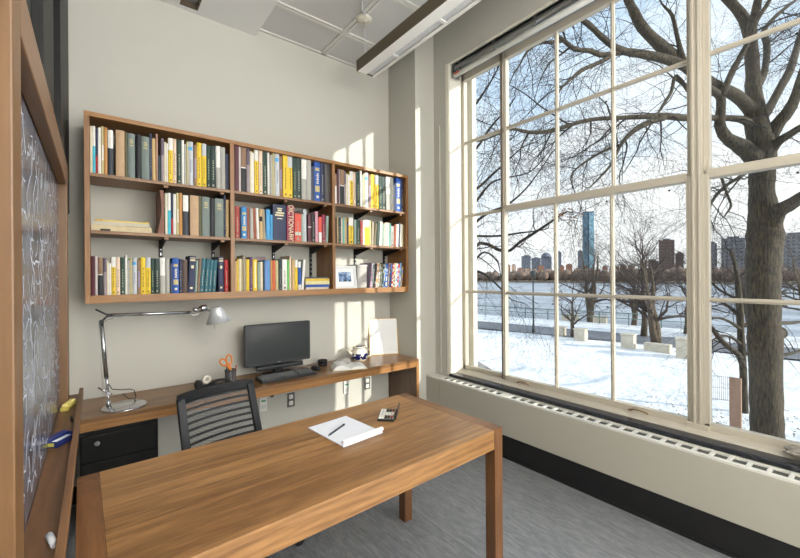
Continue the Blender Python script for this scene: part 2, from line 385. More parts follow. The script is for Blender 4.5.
# radiator cover
rc = thing('radiator_cover', 'long low radiator enclosure with slotted top under the window', 'radiator cover', (2.6, 1.2, .178))
MB().box(2.540, -3.5, .180, 2.556, 2.633, .470).box(2.540, 2.636, .180, 2.556, 2.818, .470).box(2.556,-3.5,.180,2.57,2.818,.19).build('front_panel', M_cover, rc, bevel=.004, seg=3)
slots = [2.604 - .0758*k for k in range(0, 48) if k != 9]
top = MB(); lip = MB()
zt0, zt1 = .470, .484
top.box(2.540, -3.5, zt0, 2.566, 2.818, zt1).box(2.640, -3.5, zt0, 2.655, 2.818, zt1)
edges = [2.818] 
last = 2.818
for y in slots:
    top.box(2.566, y+.029, zt0, 2.640, last, zt1); last = y-.029
top.box(2.566, -3.5, zt0, 2.640, last, zt1)
top.build('top_plate', M_coverw, rc, bevel=.002)
gr = m_mesh('grille_mesh', (126,126,118), (1,1), (160,160,160))
MB().box(2.566, slots[-1]-.03, .462, 2.640, 2.64, .472).build('grille', paint('grille_grey', (74,74,70), .6, var=.12, scale=160), rc)
st_ = MB().prism([(2.83,.500),(2.742,.500),(2.738,.512),(2.748,.524),(2.80,.534),(2.83,.540)], -.12, 2.603, 'y')
struct(st_.build('trim_11', M_sash, bevel=.001), 'cream stool moulding under the sashes')
# crumpled paper on the sill at the far right
random.seed(8)
cp = MB(); pts=[]
for i in range(9):
    for j in range(9):
        th=PI*i/8; ph=2*PI*j/8; r=.055*(1+random.uniform(-.25,.25)); pts.append((2.735+r*.75*math.sin(th)*math.cos(ph), .255+r*1.5*math.sin(th)*math.sin(ph), .557+r*.55*math.cos(th)))
cp.add(pts, [(i*9+j,i*9+(j+1)%9,(i+1)*9+(j+1)%9,(i+1)*9+j) for i in range(8) for j in range(8)])
tag(cp.build('crumpled_cloth', paint('grey_cloth', (132,126,118), .9, var=.35, scale=60)), 'crumpled grey cloth lying on the black sill at right', 'cloth')

# roller blinds
MB().box(2.838,YO0,3.47,2.886,2.605,3.49).build('trim_12', M_sash)['kind'] = 'structure'
bl = thing('roller_blind', 'double roller blind cassette mounted at the head of the window', 'blind', (2.72, 1.2, 3.40))
MB().box(2.69,-.1,3.474,2.78,2.575,3.479).box(2.776,-.1,3.38,2.78,2.575,3.474).box(2.684,2.570,3.345,2.78,2.576,3.474).build('bracket', M_steel, bl)
MB().cyl((2.722,-.1,3.438),(2.722,2.565,3.438),.030).build('roller', M_steel, bl)
MB().cyl((2.708,-.1,3.370),(2.708,2.575,3.370),.024).build('hem_bar', M_white, bl)
for y in (2.50,2.1,1.7,1.2,.7,.2): MB().box(2.695,y-.01,3.396,2.765,y+.01,3.474).cyl((2.69,y-.012,3.404),(2.69,y+.012,3.404),.010,n=12).build('clip', M_steel, bl)
MB().box(2.6832,2.49,3.362,2.6842,2.55,3.380).build('sticker', paint('orange_label', (214,92,48), .6), bl)

# pendant light
pl = thing('pendant_light', 'long linear pendant light with brown side hanging below ceiling', 'ceiling light', (1.76, 0, 3.1))
M_brown = paint('pendant_bronze', (92,82,66), .5, .3, var=.03)
MB().box(1.655,-3.2,3.10,1.662,2.645,3.188).box(1.655,2.638,3.104,1.820,2.645,3.188).box(1.655,-3.2,3.10,1.820,-3.193,3.188).build('side_panel', M_brown, pl)
MB().box(1.662,-3.193,3.10,1.745,2.638,3.108).box(1.812,-3.193,3.095,1.820,2.65,3.188).box(1.802,-3.193,3.10,1.812,2.638,3.104).build('housing', paint('pendant_white', (236,235,232), .45), pl)
for k in range(12):
    y = 2.286-.496*k; MB().box(1.745, y-.012, 3.10, 1.802, y+.012, 3.108).build('crossbar', paint('pendant_white2', (222,221,218), .4), pl)
MB().box(1.745,-3.193,3.112,1.802,2.638,3.116).build('louvre', paint('louvre_silver', (206,207,210), .45, .1, var=.1, scale=50), pl)
MB().box(1.656,2.645,3.1,1.70,2.65,3.106).build('end_strip', paint('brass_strip', (186,158,106), .4, .3), pl)
for y in (2.59, -.4, -2.6):
    MB().cyl((1.70,y,3.18),(1.70,y,3.50),.004,n=8).cyl((1.70,y,3.18),(1.70,y,3.20),.008,n=8).build('suspension_rod', paint('rod_white', (196,196,196), .4), pl)
    MB().lathe([(0,-.022),(.045,-.016),(.062,-.010),(.064,0),(0,0)], (1.695,y,3.508), 24).build('ceiling_rose', paint('rose_white', (212,206,192), .4), pl)
MB().tube([(1.69,2.55,3.50),(1.62,2.50,3.503),(1.55,2.40,3.503),(1.50,2.42,3.503),(1.42,2.36,3.503)], .006, 6).build('cable', paint('cable_white', (200,200,200), .5), pl)

# ------------------------------------------------------------------ chalkboard
cb = thing('chalkboard', 'tall wall-mounted chalkboard covered in chalk writing, wooden frame', 'chalkboard', (-.13, 1.6, .88))
YN0, YN1, YF0, YF1 = .845, .93, 2.275, 2.36
ZB0, ZR0, ZR1 = .86, 1.87, 1.97
MB().box(-.158,.86,.86,-.130,2.35,1.96).build('slate', M_slate, cb)
MB().box(-.158,YN0,.60,-.100,YN1,ZR1+.25).build('frame_stile', W_board, cb, bevel=.003)
MB().box(-.158,YF0,.60,-.100,YF1,ZR0+.0).build('frame_stile', W_board, cb, bevel=.003)
BOOKS=[
('left','top',2.08,[
 (-0.026, 0.012, 0.287, (214, 204, 180), 'cream paperback', {}),
 (-0.013, 0.013, 0.29, (70, 180, 200), 'white and turquoise paperback', {'top': ((226, 224, 218), 0.42)}),
 (0.001, 0.011, 0.278, (38, 46, 78), 'slim navy and red paperback', {'bot': ((168, 34, 40), 0.4)}),
 (0.013, 0.014, 0.285, (226, 224, 218), 'slim white book', {}),
 (0.028, 0.013, 0.296, (190, 178, 132), 'khaki book', {'lab': 1}),
 (0.042, 0.017, 0.292, (190, 138, 78), 'orange-tan book with dark edge', {}),
 (0.061, 0.027, 0.281, (52, 56, 66), 'charcoal book with white upper spine', {'top': ((226, 224, 218), 0.4)}),
 (0.101, 0.046, 0.292, (184, 152, 118), 'thick plain tan book', {}),
 (0.148, 0.013, 0.286, (92, 88, 58), 'slim olive book', {}),
 (0.163, 0.039, 0.285, (112, 124, 120), 'thick grey-green tome with gilt title', {'gold': 1}),
 (0.209, 0.025, 0.285, (34, 34, 40), 'black ring-bound book', {}),
 (0.236, 0.044, 0.28, (112, 124, 120), 'second grey-green gilt tome', {'gold': 1}),
 (0.281, 0.013, 0.307, (38, 46, 78), 'slim navy book', {'marks': 1}),
 (0.295, 0.019, 0.278, (196, 164, 112), 'plain tan book', {}),
 (0.317, 0.011, 0.314, (172, 132, 112), 'tall slim pink-brown book', {}),
 (0.329, 0.014, 0.172, (36, 60, 66), 'short dark teal book', {}),
 (0.346, 0.017, 0.288, (150, 138, 142), 'grey book with mauve top', {'top': ((96, 84, 100), 0.38), 'x': 1}),
 (0.364, 0.012, 0.27, (214, 204, 180), 'slim cream book', {}),
 (0.377, 0.009, 0.264, (226, 224, 218), 'slim white book with short height', {}),
 (0.387, 0.027, 0.301, (224, 190, 48), 'yellow book with white top', {'top': ((226, 224, 218), 0.27), 'marks': 1}),
 (0.416, 0.021, 0.302, (226, 200, 178), 'peach book', {'marks': 1}),
 (0.438, 0.028, 0.299, (40, 66, 56), 'dark green book', {'marks': 1}),
 (0.468, 0.014, 0.304, (226, 224, 218), 'slim white book', {}),
 (0.483, 0.013, 0.28, (168, 166, 158), 'slim grey book', {}),
 (0.497, 0.012, 0.3, (190, 178, 132), 'striped tan book', {}),
 (0.51, 0.03, 0.305, (188, 192, 196), 'silver-grey book with blue spot', {'spot': 1}),
 (0.543, 0.018, 0.288, (138, 108, 84), 'brown book with lilac panel', {'panel': 1}),
 (0.562, 0.03, 0.308, (224, 190, 48), 'full yellow book', {'marks': 1}),
 (0.594, 0.03, 0.308, (224, 190, 48), 'yellow book with lilac-white top', {'top': ((188, 192, 196), 0.28), 'marks': 1}),
 (0.626, 0.023, 0.301, (40, 66, 56), 'slim green book', {'marks': 1}),
 (0.65, 0.034, 0.301, (34, 54, 50), 'blackish green book', {'marks': 1}),
 (0.686, 0.031, 0.308, (226, 224, 218), 'white and grey book', {'bot': ((168, 166, 158), 0.5)}),
 (0.72, 0.029, 0.306, (168, 166, 158), 'pale grey book', {}),
 (0.751, 0.021, 0.264, (58, 66, 88), 'short slate book', {}),
]),
('left','middle',1.737,[
 (0.361, 0.016, 0.272, (214, 204, 180), 'cream paperback', {}),
 (0.378, 0.018, 0.278, (70, 180, 200), 'white and turquoise paperback', {'top': ((226, 224, 218), 0.42)}),
 (0.397, 0.013, 0.276, (38, 46, 78), 'slim navy and red paperback', {'bot': ((168, 34, 40), 0.4)}),
 (0.411, 0.016, 0.274, (226, 224, 218), 'slim white book', {}),
 (0.428, 0.015, 0.284, (190, 178, 132), 'khaki book', {'lab': 1}),
 (0.445, 0.021, 0.286, (190, 138, 78), 'orange-tan book with dark edge', {}),
 (0.468, 0.034, 0.273, (52, 56, 66), 'charcoal book with white upper spine', {'top': ((226, 224, 218), 0.4)}),
 (0.512, 0.055, 0.278, (184, 152, 118), 'thick plain tan book', {}),
 (0.568, 0.018, 0.279, (92, 88, 58), 'slim olive book', {}),
 (0.59, 0.05, 0.279, (112, 124, 120), 'thick grey-green tome with gilt title', {'gold': 1}),
 (0.642, 0.029, 0.274, (34, 34, 40), 'black ring-bound book', {}),
 (0.674, 0.059, 0.277, (112, 124, 120), 'second grey-green gilt tome', {'gold': 1}),
 (0.734, 0.014, 0.306, (38, 46, 78), 'slim navy book', {'marks': 1}),
 (0.749, 0.019, 0.276, (196, 164, 112), 'plain tan book', {}),
]),
('left','bottom',1.345,[
 (-0.03, 0.033, 0.237, (82, 36, 48), 'maroon book with white edge', {'edge': 1}),
 (0.004, 0.024, 0.23, (34, 34, 40), 'black book with brown top and white band', {'top': ((138, 108, 84), 0.45), 'band': 1}),
 (0.031, 0.015, 0.227, (150, 138, 142), 'grey book with mauve top', {'top': ((96, 84, 100), 0.38), 'x': 1}),
 (0.047, 0.01, 0.208, (214, 204, 180), 'slim cream book', {}),
 (0.058, 0.011, 0.196, (226, 224, 218), 'slim white book with short height', {}),
 (0.07, 0.022, 0.235, (224, 190, 48), 'yellow book with white top', {'top': ((226, 224, 218), 0.27), 'marks': 1}),
 (0.093, 0.021, 0.233, (226, 200, 178), 'peach book', {'marks': 1}),
 (0.115, 0.024, 0.233, (40, 66, 56), 'dark green book', {'marks': 1}),
 (0.14, 0.011, 0.248, (226, 224, 218), 'slim white book', {}),
 (0.152, 0.012, 0.216, (168, 166, 158), 'slim grey book', {}),
 (0.165, 0.012, 0.229, (190, 178, 132), 'striped tan book', {}),
 (0.178, 0.024, 0.233, (188, 192, 196), 'silver-grey book with blue spot', {'spot': 1}),
 (0.204, 0.016, 0.218, (138, 108, 84), 'brown book with lilac panel', {'panel': 1}),
 (0.221, 0.027, 0.236, (224, 190, 48), 'full yellow book', {'marks': 1}),
 (0.249, 0.027, 0.236, (224, 190, 48), 'yellow book with lilac-white top', {'top': ((188, 192, 196), 0.28), 'marks': 1}),
 (0.277, 0.019, 0.231, (40, 66, 56), 'slim green book', {'marks': 1}),
 (0.298, 0.028, 0.23, (34, 54, 50), 'blackish green book', {'marks': 1}),
 (0.328, 0.03, 0.237, (226, 224, 218), 'white and grey book', {'bot': ((168, 166, 158), 0.5)}),
 (0.359, 0.025, 0.233, (168, 166, 158), 'pale grey book', {}),
 (0.385, 0.014, 0.199, (58, 66, 88), 'short slate book', {}),
 (0.4, 0.038, 0.236, (30, 84, 168), 'blue book with gold lettering', {'goldb': 1}),
 (0.441, 0.017, 0.23, (38, 46, 78), 'navy book with white mark', {'marks': 1}),
 (0.459, 0.031, 0.226, (84, 66, 58), 'dark brown book', {}),
 (0.491, 0.04, 0.253, (38, 46, 78), 'tall navy book with white bands', {'wb': 1, 'lean': 3}),
 (0.533, 0.014, 0.223, (140, 160, 150), 'slim green and tan book', {'lean': 3}),
 (0.548, 0.014, 0.237, (138, 108, 84), 'slim white and brown book', {'lean': 4}),
 (0.564, 0.028, 0.237, (48, 102, 116), 'first teal volume', {'marks': 1, 'lean': 4}),
 (0.594, 0.023, 0.238, (48, 102, 116), 'second teal volume', {'marks': 1, 'lean': 4}),
 (0.619, 0.023, 0.229, (48, 102, 116), 'third teal volume', {'marks': 1, 'lean': 4}),
 (0.643, 0.023, 0.229, (48, 102, 116), 'fourth teal volume', {'marks': 1, 'lean': 4}),
 (0.688, 0.036, 0.253, (38, 46, 78), 'navy volume with white bands', {'wb': 1}),
 (0.728, 0.027, 0.231, (168, 34, 40), 'red book with white lettering', {'marks': 1}),
]),
('middle','top',2.08,[
 (0.804, 0.043, 0.336, (82, 36, 48), 'maroon book with white edge', {'edge': 1}),
 (0.848, 0.039, 0.337, (34, 34, 40), 'black book with brown top and white band', {'top': ((138, 108, 84), 0.45), 'band': 1}),
 (0.89, 0.023, 0.34, (150, 138, 142), 'grey book with mauve top', {'top': ((96, 84, 100), 0.38), 'x': 1}),
 (0.914, 0.016, 0.315, (214, 204, 180), 'slim cream book', {}),
 (0.931, 0.016, 0.311, (226, 224, 218), 'slim white book with short height', {}),
 (0.949, 0.03, 0.345, (224, 190, 48), 'yellow book with white top', {'top': ((226, 224, 218), 0.27), 'marks': 1}),
 (0.982, 0.028, 0.344, (226, 200, 178), 'peach book', {'marks': 1}),
 (1.012, 0.037, 0.339, (40, 66, 56), 'dark green book', {'marks': 1}),
 (1.051, 0.016, 0.341, (226, 224, 218), 'slim white book', {}),
 (1.068, 0.02, 0.319, (168, 166, 158), 'slim grey book', {}),
 (1.089, 0.017, 0.337, (190, 178, 132), 'striped tan book', {}),
 (1.108, 0.036, 0.342, (188, 192, 196), 'silver-grey book with blue spot', {'spot': 1}),
 (1.147, 0.023, 0.323, (138, 108, 84), 'brown book with lilac panel', {'panel': 1}),
 (1.173, 0.04, 0.345, (224, 190, 48), 'full yellow book', {'marks': 1}),
 (1.215, 0.041, 0.345, (224, 190, 48), 'yellow book with lilac-white top', {'top': ((188, 192, 196), 0.28), 'marks': 1}),
 (1.259, 0.027, 0.333, (40, 66, 56), 'slim green book', {'marks': 1}),
 (1.288, 0.043, 0.339, (34, 54, 50), 'blackish green book', {'marks': 1}),
 (1.333, 0.044, 0.343, (226, 224, 218), 'white and grey book', {'bot': ((168, 166, 158), 0.5)}),
 (1.379, 0.038, 0.343, (168, 166, 158), 'pale grey book', {}),
 (1.419, 0.03, 0.29, (58, 66, 88), 'short slate book', {}),
 (1.451, 0.053, 0.345, (30, 84, 168), 'blue book with gold lettering', {'goldb': 1}),
 (1.507, 0.036, 0.341, (38, 46, 78), 'navy book with white mark', {'marks': 1}),
 (1.545, 0.052, 0.341, (74, 70, 70), 'thick grey-brown book', {}),
]),
('middle','middle',1.737,[
 (0.804, 0.032, 0.235, (160, 66, 58), 'brick red book with faded lettering', {'marks': 1}),
 (0.839, 0.01, 0.23, (38, 46, 78), 'slim royal blue book', {}),
 (0.85, 0.037, 0.236, (50, 136, 200), 'bright blue book with gold lettering', {'goldb': 1}),
 (0.888, 0.019, 0.235, (150, 82, 58), 'slim rust book', {}),
 (0.909, 0.028, 0.231, (168, 166, 158), 'mottled grey book', {}),
 (0.938, 0.023, 0.237, (150, 82, 58), 'rust brown book', {'lean': -3}),
 (0.962, 0.02, 0.236, (226, 224, 218), 'thin white book', {'lean': -2}),
 (0.983, 0.023, 0.23, (196, 164, 112), 'tan book with black label', {'band2': 1, 'lean': -1}),
 (1.007, 0.023, 0.232, (156, 144, 122), 'slim grey-tan book', {'lean': -2}),
 (1.032, 0.032, 0.235, (72, 152, 204), 'sky blue book', {}),
 (1.065, 0.019, 0.197, (72, 152, 204), 'short pale blue book', {}),
 (1.088, 0.105, 0.282, (38, 46, 78), 'very thick navy tome with gold title', {'goldt': 1}),
 (1.199, 0.062, 0.282, (140, 36, 66), 'crimson dictionary with cream lettering', {'dict': 1}),
 (1.266, 0.054, 0.227, (216, 84, 66), 'coral red book with white lettering', {'marks': 1, 'spot2': 1}),
 (1.322, 0.016, 0.227, (140, 160, 150), 'slim pale green book', {}),
 (1.339, 0.028, 0.266, (188, 192, 196), 'tall white and blue book', {}),
 (1.377, 0.03, 0.228, (82, 36, 48), 'maroon book with small gold label', {'band': 1}),
 (1.41, 0.03, 0.235, (34, 34, 40), 'black and white book', {'marks': 1}),
 (1.444, 0.027, 0.26, (206, 150, 166), 'tall pale pink booklet', {}),
 (1.473, 0.028, 0.216, (216, 84, 66), 'pink and white faded book', {'bot': ((226, 224, 218), 0.4)}),
 (1.504, 0.033, 0.237, (140, 36, 66), 'wine red book with pale lettering', {'marks': 1}),
 (1.539, 0.024, 0.233, (140, 160, 150), 'grey-green thin book', {'lean': 2}),
]),
('middle','bottom',1.345,[
 (0.801, 0.015, 0.223, (196, 164, 112), 'tan book with blue sticker', {}),
 (0.817, 0.011, 0.237, (224, 190, 48), 'slim yellow book', {}),
 (0.829, 0.016, 0.241, (214, 204, 180), 'cream book', {}),
 (0.846, 0.01, 0.24, (190, 178, 132), 'thin pale yellow book', {}),
 (0.857, 0.022, 0.268, (156, 144, 122), 'tall beige book', {}),
 (0.88, 0.023, 0.238, (224, 190, 48), 'plain yellow book', {}),
 (0.905, 0.022, 0.256, (92, 58, 98), 'purple book with white lettering', {'marks': 1}),
 (0.929, 0.033, 0.239, (224, 190, 48), 'yellow book with white stripe', {'stripe': 1}),
 (0.965, 0.017, 0.215, (140, 160, 150), 'brown and green book', {}),
 (0.983, 0.02, 0.222, (214, 204, 180), 'mottled cream book', {}),
 (1.005, 0.012, 0.223, (34, 34, 40), 'slim black book', {}),
 (1.019, 0.043, 0.234, (92, 136, 190), 'plain blue cloth book', {}),
 (1.064, 0.017, 0.235, (190, 138, 78), 'orange and cream book', {}),
 (1.083, 0.02, 0.234, (206, 96, 62), 'orange-red book', {}),
 (1.105, 0.022, 0.234, (190, 178, 132), 'cream and tan book', {}),
 (1.132, 0.019, 0.246, (36, 60, 66), 'dark teal book with gold dots', {'marks': 1}),
 (1.156, 0.039, 0.243, (226, 224, 218), 'white book with small lettering', {'marks': 1}),
 (1.198, 0.016, 0.24, (104, 190, 90), 'slim lime green book', {}),
 (1.217, 0.016, 0.274, (226, 200, 178), 'tall pale pink book', {}),
 (1.236, 0.024, 0.248, (196, 164, 112), 'tan yellow book', {}),
 (1.263, 0.023, 0.242, (224, 190, 48), 'yellow book with white top', {'top': ((226, 224, 218), 0.25)}),
 (1.29, 0.024, 0.231, (30, 84, 168), 'blue book with white ends', {'top': ((226, 224, 218), 0.22), 'bot': ((226, 224, 218), 0.18)}),
 (1.317, 0.021, 0.246, (226, 224, 218), 'leaning white book', {'lean': 5}),
]),
('right','top',2.08,[
 (1.63, 0.02, 0.263, (138, 108, 84), 'short brown and white booklet', {'bot': ((226, 224, 218), 0.6)}),
 (1.655, 0.026, 0.308, (82, 36, 48), 'maroon book with white edge', {'edge': 1}),
 (1.683, 0.043, 0.308, (34, 34, 40), 'black book with brown top and white band', {'top': ((138, 108, 84), 0.45), 'band': 1}),
 (1.728, 0.02, 0.3, (150, 138, 142), 'grey book with mauve top', {'top': ((96, 84, 100), 0.38), 'x': 1}),
 (1.749, 0.019, 0.281, (214, 204, 180), 'slim cream book', {}),
 (1.769, 0.018, 0.274, (226, 224, 218), 'slim white book with short height', {}),
 (1.788, 0.035, 0.31, (224, 190, 48), 'yellow book with white top', {'top': ((226, 224, 218), 0.27), 'marks': 1}),
 (1.826, 0.026, 0.311, (226, 200, 178), 'peach book', {'marks': 1}),
 (1.854, 0.043, 0.312, (40, 66, 56), 'dark green book', {'marks': 1}),
 (1.898, 0.021, 0.331, (226, 224, 218), 'slim white book', {}),
 (1.92, 0.018, 0.297, (168, 166, 158), 'slim grey book', {}),
 (1.939, 0.015, 0.308, (190, 178, 132), 'striped tan book', {}),
 (1.955, 0.037, 0.322, (188, 192, 196), 'silver-grey book with blue spot', {'spot': 1}),
 (1.996, 0.028, 0.309, (138, 108, 84), 'brown book with lilac panel', {'panel': 1}),
 (2.026, 0.043, 0.319, (224, 190, 48), 'full yellow book', {'marks': 1}),
 (2.071, 0.045, 0.321, (224, 190, 48), 'yellow book with lilac-white top', {'top': ((188, 192, 196), 0.28), 'marks': 1}),
 (2.12, 0.036, 0.313, (40, 66, 56), 'slim green book', {'marks': 1}),
 (2.158, 0.045, 0.316, (34, 54, 50), 'blackish green book', {'marks': 1}),
 (2.206, 0.045, 0.321, (226, 224, 218), 'white and grey book', {'bot': ((168, 166, 158), 0.5)}),
 (2.254, 0.041, 0.323, (168, 166, 158), 'pale grey book', {}),
 (2.298, 0.03, 0.278, (58, 66, 88), 'short slate book', {}),
 (2.332, 0.057, 0.33, (30, 84, 168), 'blue book with gold lettering', {'goldb': 1}),
 (2.391, 0.037, 0.327, (38, 46, 78), 'navy book with white mark', {'marks': 1}),
]),
('right','middle',1.737,[
 (1.63, 0.018, 0.225, (34, 34, 40), 'slim black book', {}),
 (1.649, 0.012, 0.231, (196, 164, 112), 'slim tan book', {}),
 (1.663, 0.029, 0.229, (36, 60, 66), 'dark teal book', {'marks': 1}),
 (1.693, 0.015, 0.226, (226, 200, 178), 'slim pinkish book', {}),
 (1.709, 0.019, 0.227, (110, 180, 172), 'turquoise book', {}),
 (1.729, 0.022, 0.229, (196, 164, 112), 'ochre book', {}),
 (1.753, 0.017, 0.203, (38, 46, 78), 'slim deep blue book', {}),
 (1.772, 0.05, 0.238, (224, 190, 48), 'yellow book with white top', {'top': ((226, 224, 218), 0.3), 'marks': 1}),
 (1.826, 0.025, 0.223, (140, 160, 150), 'grey-green book', {}),
 (1.853, 0.042, 0.226, (40, 66, 56), 'dark green book', {'marks': 1}),
 (1.897, 0.029, 0.22, (160, 66, 58), 'red book with pale lettering', {'marks': 1}),
 (1.928, 0.017, 0.225, (226, 224, 218), 'slim white book', {}),
 (1.947, 0.027, 0.23, (224, 190, 48), 'first yellow and white book', {'top': ((226, 224, 218), 0.28)}),
 (1.976, 0.026, 0.233, (224, 190, 48), 'second yellow and white book', {'top': ((226, 224, 218), 0.28)}),
 (2.005, 0.016, 0.231, (190, 178, 132), 'slim cream book', {}),
 (2.023, 0.027, 0.221, (156, 144, 122), 'taupe book', {'lean': 2}),
 (2.052, 0.024, 0.211, (156, 144, 122), 'grey taupe book', {'lean': 4}),
 (2.08, 0.033, 0.223, (40, 66, 56), 'leaning green book', {'lean': 4}),
 (2.115, 0.027, 0.23, (226, 224, 218), 'leaning white book', {'lean': 4}),
 (2.144, 0.024, 0.208, (140, 160, 150), 'blue-green thin book', {'lean': 4}),
 (2.172, 0.028, 0.224, (226, 200, 178), 'first pale peach book', {'lean': 3}),
 (2.202, 0.027, 0.225, (226, 200, 178), 'second pale peach book', {'lean': 3}),
 (2.232, 0.018, 0.224, (110, 180, 172), 'thin turquoise-edged book', {'lean': 4}),
 (2.254, 0.035, 0.197, (226, 224, 218), 'white book with dark lettering', {'marks2': 1, 'lean': 2}),
 (2.293, 0.029, 0.218, (150, 82, 58), 'rust orange book', {'lean': 4}),
 (2.324, 0.028, 0.221, (226, 224, 218), 'white hardback', {'lean': 3}),
 (2.355, 0.018, 0.237, (58, 66, 88), 'grey-blue thin book', {'lean': 3}),
 (2.376, 0.026, 0.224, (226, 224, 218), 'white book beside the last one', {'lean': 2}),
 (2.403, 0.02, 0.221, (190, 178, 132), 'yellow-brown end book', {}),
]),
('right','bottom',1.345,[
 (1.986, 0.021, 0.23, (150, 136, 156), 'lilac magazine', {'mag': (206, 150, 166), 'lean': 6}),
 (2.009, 0.021, 0.226, (140, 160, 150), 'green magazine', {'mag': (40, 66, 56), 'lean': 6}),
 (2.033, 0.021, 0.221, (34, 34, 40), 'black magazine', {'mag': (82, 36, 48), 'lean': 6}),
 (2.056, 0.021, 0.23, (226, 200, 178), 'orange magazine', {'mag': (190, 138, 78), 'lean': 6}),
 (2.08, 0.021, 0.226, (156, 144, 122), 'taupe magazine', {'mag': (188, 192, 196), 'lean': 6}),
 (2.103, 0.022, 0.222, (92, 88, 58), 'grey-green magazine', {'mag': (112, 124, 120), 'lean': 6}),
 (2.127, 0.022, 0.232, (40, 66, 56), 'dark green magazine', {'mag': (38, 46, 78), 'lean': 6}),
 (2.152, 0.021, 0.227, (92, 136, 190), 'navy magazine', {'mag': (38, 46, 78), 'lean': 6}),
 (2.176, 0.022, 0.223, (30, 84, 168), 'blue magazine', {'mag': (188, 192, 196), 'lean': 6}),
 (2.201, 0.022, 0.233, (150, 138, 142), 'rusty magazine', {'mag': (150, 82, 58), 'lean': 6}),
 (2.225, 0.023, 0.228, (58, 66, 88), 'blue-grey magazine', {'mag': (30, 84, 168), 'lean': 6}),
 (2.25, 0.023, 0.224, (168, 34, 40), 'white and red magazine', {'mag': (226, 224, 218), 'lean': 6}),
 (2.276, 0.022, 0.234, (190, 178, 132), 'khaki magazine', {'mag': (40, 66, 56), 'lean': 6}),
 (2.301, 0.023, 0.229, (226, 224, 218), 'light blue magazine', {'mag': (92, 136, 190), 'lean': 6}),
 (2.327, 0.023, 0.224, (168, 34, 40), 'red magazine', {'mag': (206, 150, 166), 'lean': 6}),
 (2.352, 0.024, 0.235, (92, 136, 190), 'teal magazine', {'mag': (48, 102, 116), 'lean': 6}),
 (2.378, 0.024, 0.2, (190, 138, 78), 'tan and blue magazine', {'mag': (50, 136, 200), 'lean': 6}),
]),
]
MB().box(-.158,YN1,ZR0,-.100,YF1,ZR1).build('frame_rail', W_boardx, cb, bevel=.003)
MB().box(-.158,YN1,.60,-.106,YF0,.86).build('lower_rail', W_boardx, cb)
tr = MB().box(-.130,.70,.862,-.052,2.50,.874).box(-.068,.70,.862,-.052,2.50,.902)
tr.build('chalk_tray', W_boardx, cb, bevel=.0015)
# handwriting in chalk
random.seed(21)
ch = MB()
def stroke(pts, wd):
    vs=[]; n=len(pts)
    for i,(y,z) in enumerate(pts):
        a=pts[max(0,i-1)]; b=pts[min(n-1,i+1)]; dy,dz=b[0]-a[0],b[1]-a[1]; l=math.hypot(dy,dz) or 1
        ny,nz=-dz/l*wd,dy/l*wd
        vs += [(-.1294,y+ny,z+nz),(-.1294,y-ny,z-nz)]
    ch.add(vs,[(2*i,2*i+1,2*i+3,2*i+2) for i in range(n-1)])
for row in range(17):
    z = 1.80-.054*row; y = .97+random.uniform(0,.1)
    while y < 2.22:
        if random.random() < (.22 if z>1.6 else .08): y += random.uniform(.05,.2); continue
        h = random.uniform(.018,.045); p=[]; yy=y; a=random.uniform(0,6.3)
        for k in range(random.randint(4,9)):
            a += random.uniform(-1.6,1.6); yy += math.cos(a)*.028+.006; p.append((yy, z+math.sin(a*1.3)*h))
        stroke(p, random.uniform(.0011,.0026)); y = yy+random.uniform(.03,.09)
for k in range(46):
    y=random.uniform(.97,1.9); z=random.uniform(.9,1.75); stroke([(y,z),(y+random.uniform(-.05,.05),z+random.uniform(.03,.09)),(y+random.uniform(-.08,.08),z+random.uniform(.08,.15))], random.uniform(.0015,.004))
tag(ch.build('chalk_writing', paint('chalk_marks', (206,210,220), .95, var=.15, scale=40), cb), kind='stuff')
# things on the chalk tray
e = thing('chalkboard_eraser', 'yellow felt eraser at the far end of the chalk tray', 'eraser', (-.098,2.26,.874), R(-14))
e.scale = (.8,.8,.8)
MB().rbox(-.018,-.065,0,.018,.065,.020,.006,'y').build('felt_pad', paint('yellow_felt', (196,178,90), .9, var=.15, scale=50), e, local=True)
MB().rbox(-.014,-.055,.020,.014,.055,.034,.006,'y').build('grip', paint('pale_grip', (232,214,128), .7, var=.15, scale=30), e, local=True)
e = thing('chalk_box', 'open blue and yellow chalk box lying on the tray', 'chalk box', (-.096,1.795,.874), R(-36))
e.scale = (.95,.95,.8)
M_bl = paint('chalkbox_blue', (34,48,112), .5, var=.05)
MB().box(-.022,-.05,0,.022,.05,.002).box(-.022,-.05,0,-.020,.05,.026).box(.020,-.05,0,.022,.05,.026).box(-.022,.048,0,.022,.05,.026).box(-.022,-.05,0,.022,-.048,.026).build('carton', M_bl, e, local=True)
MB().box(-.0225,-.03,.008,-.0222,.03,.020).box(-.012,-.0505,.006,.012,-.0502,.020).build('printed_label', paint('label_yellow', (214,206,90), .6), e, local=True)
MB().box(-.040,-.05,.024,-.018,.05,.026, M=Matrix.Rotation(R(8),4,'Y')).build('lid', M_bl, e, local=True)
for k in range(5): MB().cyl((-.014+k*.007,-.04,.012),(-.014+k*.007,.04,.012),.0045,n=8).build('chalk_stick', M_paper, e, local=True)
tag(MB().cyl((-.084,1.148,.8812),(-.072,1.098,.8812),.0068,n=16).build('chalk_stick', M_paper), 'loose white chalk stick lying in the near end of the tray', 'chalk')
tag(MB().cyl((-.082,2.08,.8782),(-.078,2.02,.8782),.0042,n=10).build('chalk_stub', paint('dark_chalk', (52,60,60), .8)), 'small dark chalk stub by the lip of the tray', 'chalk')

